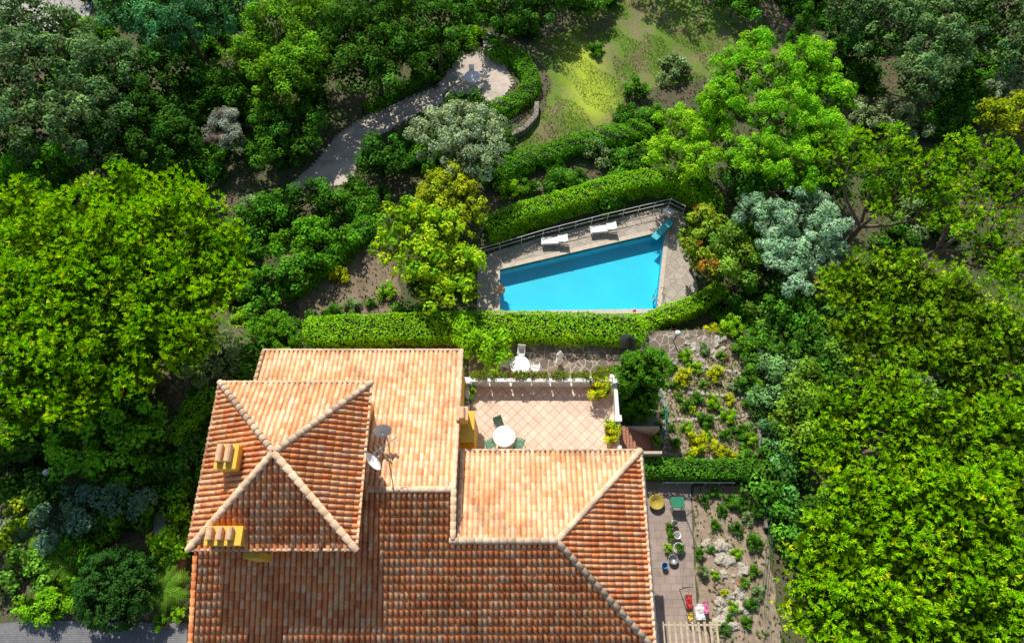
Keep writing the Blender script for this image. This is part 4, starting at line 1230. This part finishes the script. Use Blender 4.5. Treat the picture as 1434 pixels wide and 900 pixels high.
def lowwall(name, pts, h, w_, mat):
    m = MB()
    for i in range(len(pts)-1):
        a = Vector(pts[i]); b2 = Vector(pts[i+1]); mid = (a+b2)/2
        m.box((mid.x, mid.y, mid.z+h/2-.15-.001*i), ((b2-a).length+.02, w_, h+.3-.003*(i % 2)), 0, math.atan2((b2-a).y, (b2-a).x))
    return m.obj(name, [mat], None, bevel=.03)
lowwall('stone_retaining_wall', [G(*p) for p in [(715, 195), (735, 185), (750, 168), (752, 150)]], .6, .4, WALLST)
lowwall('stone_retaining_wall', [G(*p) for p in [(1060, 600), (1066, 660), (1070, 740)]], .4, .2, WALLST)
m = MB()
for i in range(5):
    x, y, z = G(684, 72-i*5); m.box((x, y, z+.05+.06*i), (.9, .32, .25))
m.obj('stone_steps', [CONC], None, bevel=.01)
rail('green_railing', [U(915, 545, 0), U(925, 560, 0), U(930, 580, 0), U(930, 620, 0)], .9, RAILG, .5, .022, (1.0, .55))
rail('wire_fence', [G(1072, 700), G(1074, 760), G(1068, 820), G(1072, 890)], .9, FENCEG, 1.0, .012, (1, .7, .4, .1))
rail('white_edge_rail', [(8.7, 8.2, .03), (10.4, 8.2, .03), (12.8, 8.2, .03)], .5, WHITE, .8, .03, (1,))
m = MB(); x, y, _ = U(879, 478, 1.3)
m.tube([(x, y, 0), (x, y, 1.9)], .03, 8, 1)
vs = [(x+.55*math.cos(t), y+.55*math.sin(t), 1.3) for t in np.linspace(0, 2*math.pi, 9)[:-1]]
m.add(vs+[(x, y, 2.0)], [(i, (i+1) % 8, 8) for i in range(8)], 0)
m.obj('closed_parasol', [DARKM, GREYM])
flowerbox((U(850, 519, .3)[0], U(850, 519, .3)[1], .05), 1.4, .1)
lowwall('patio_wall', [(4.6, 14.5, 0), (7.2, 14.9, 0)], .5, .25, WHITE)

tree('bougainvillea_bush', 'bright', 1.0, [(665, 480, 26), (690, 490, 26), (655, 462, 18), (705, 478, 16)], .8, col=(.16, .35, .01))
def palm(u, v, r, z=.8, n=22, col=(.16, .33, .03)):
    bx, by, bz = G(u, v); Vs = []; m = MB(); m.tube([(0, 0, -.1), (0, 0, z)], [.16, .12], 8, 0, False)
    R = r*scl(v, 0)
    for i in range(n):
        t = 2*math.pi*i/n+RNG.normal(0, .15); rise = RNG.uniform(.2, .9)
        pts_ = [np.array([math.cos(t)*R*s, math.sin(t)*R*s, z+rise*s*R-.8*R*s*s]) for s in np.linspace(0.05, 1, 14)]
        for k in range(13):
            a_ = pts_[k]; dr = pts_[k+1]-a_; dr = dr/np.linalg.norm(dr); sd_ = np.cross(dr, [0, 0, 1]); sd_ /= np.linalg.norm(sd_)
            for sgn in (-1, 1):
                tip = a_+(sd_*sgn*.75+dr*.6-np.array([0, 0, .15]))*R*.3*(1-.5*abs(k/13-.4))
                wv_ = dr*.03
                Vs.append([a_-wv_, a_+wv_, tip+wv_*.3, tip-wv_*.3])
    V = np.array(Vs).reshape(-1, 3); tv = np.array([tuple(p) for p in m.v]); tf_ = np.array(m.f)
    n_ = len(V)//4; C = np.repeat(np.array(col)[None]*np.exp(.2*RNG.standard_normal((n_, 1))), 4, 0)
    me = np_mesh('palm_tree', np.concatenate([tv, V]), np.concatenate([tf_, len(tv)+np.arange(n_*4).reshape(-1, 4)]), np.concatenate([np.full(tv.shape, .1), C]), np.concatenate([np.zeros(len(tf_), int), np.ones(n_, int)]), [BARK, LEAF])
    o = bpy.data.objects.new('palm_tree', me); o.location = (bx, by, bz); link(o)
palm(240, 825, 34); palm(105, 785, 32); palm(20, 740, 22, .3, 26, (.3, .38, .2)); palm(60, 770, 22, .3)
shedm = MB(); x, y, z = G(240, 797)
shedm.box((x, y, .25), (1.5, 1.3, .5)); shedm.obj('brick_planter', [BRICKS], None, bevel=.02)

# ------------------------------------------------------------------ light, world, camera
az, el = math.radians(-15.7), math.radians(46)
sv = Vector((math.sin(az)*math.cos(el), math.cos(az)*math.cos(el), math.sin(el)))
L_ = bpy.data.lights.new('sun', 'SUN'); L_.energy = 5.0; L_.angle = math.radians(.5); L_.color = (1, .96, .87)
so = bpy.data.objects.new('sun', L_); so.rotation_euler = (-sv).to_track_quat('-Z', 'Y').to_euler(); so.location = (0, 0, 60); link(so)
wd = bpy.data.worlds.new('World'); scene.world = wd; wd.use_nodes = True
sk = wd.node_tree.nodes.new('ShaderNodeTexSky'); sk.sky_type = 'NISHITA'; sk.sun_disc = False
sk.sun_elevation = el; sk.sun_rotation = az
bg = wd.node_tree.nodes['Background']; wd.node_tree.links.new(sk.outputs[0], bg.inputs[0]); bg.inputs[1].default_value = .12
cam = bpy.data.cameras.new('camera'); cam.lens = 24; cam.sensor_width = 36; cam.clip_end = 1500
co = bpy.data.objects.new('camera', cam); co.location = (0, 0, CAMH); co.rotation_euler = (TILT, 0, 0); link(co)
scene.camera = co
scene.view_settings.view_transform = 'Standard'; scene.view_settings.look = 'None'; scene.view_settings.exposure = 0
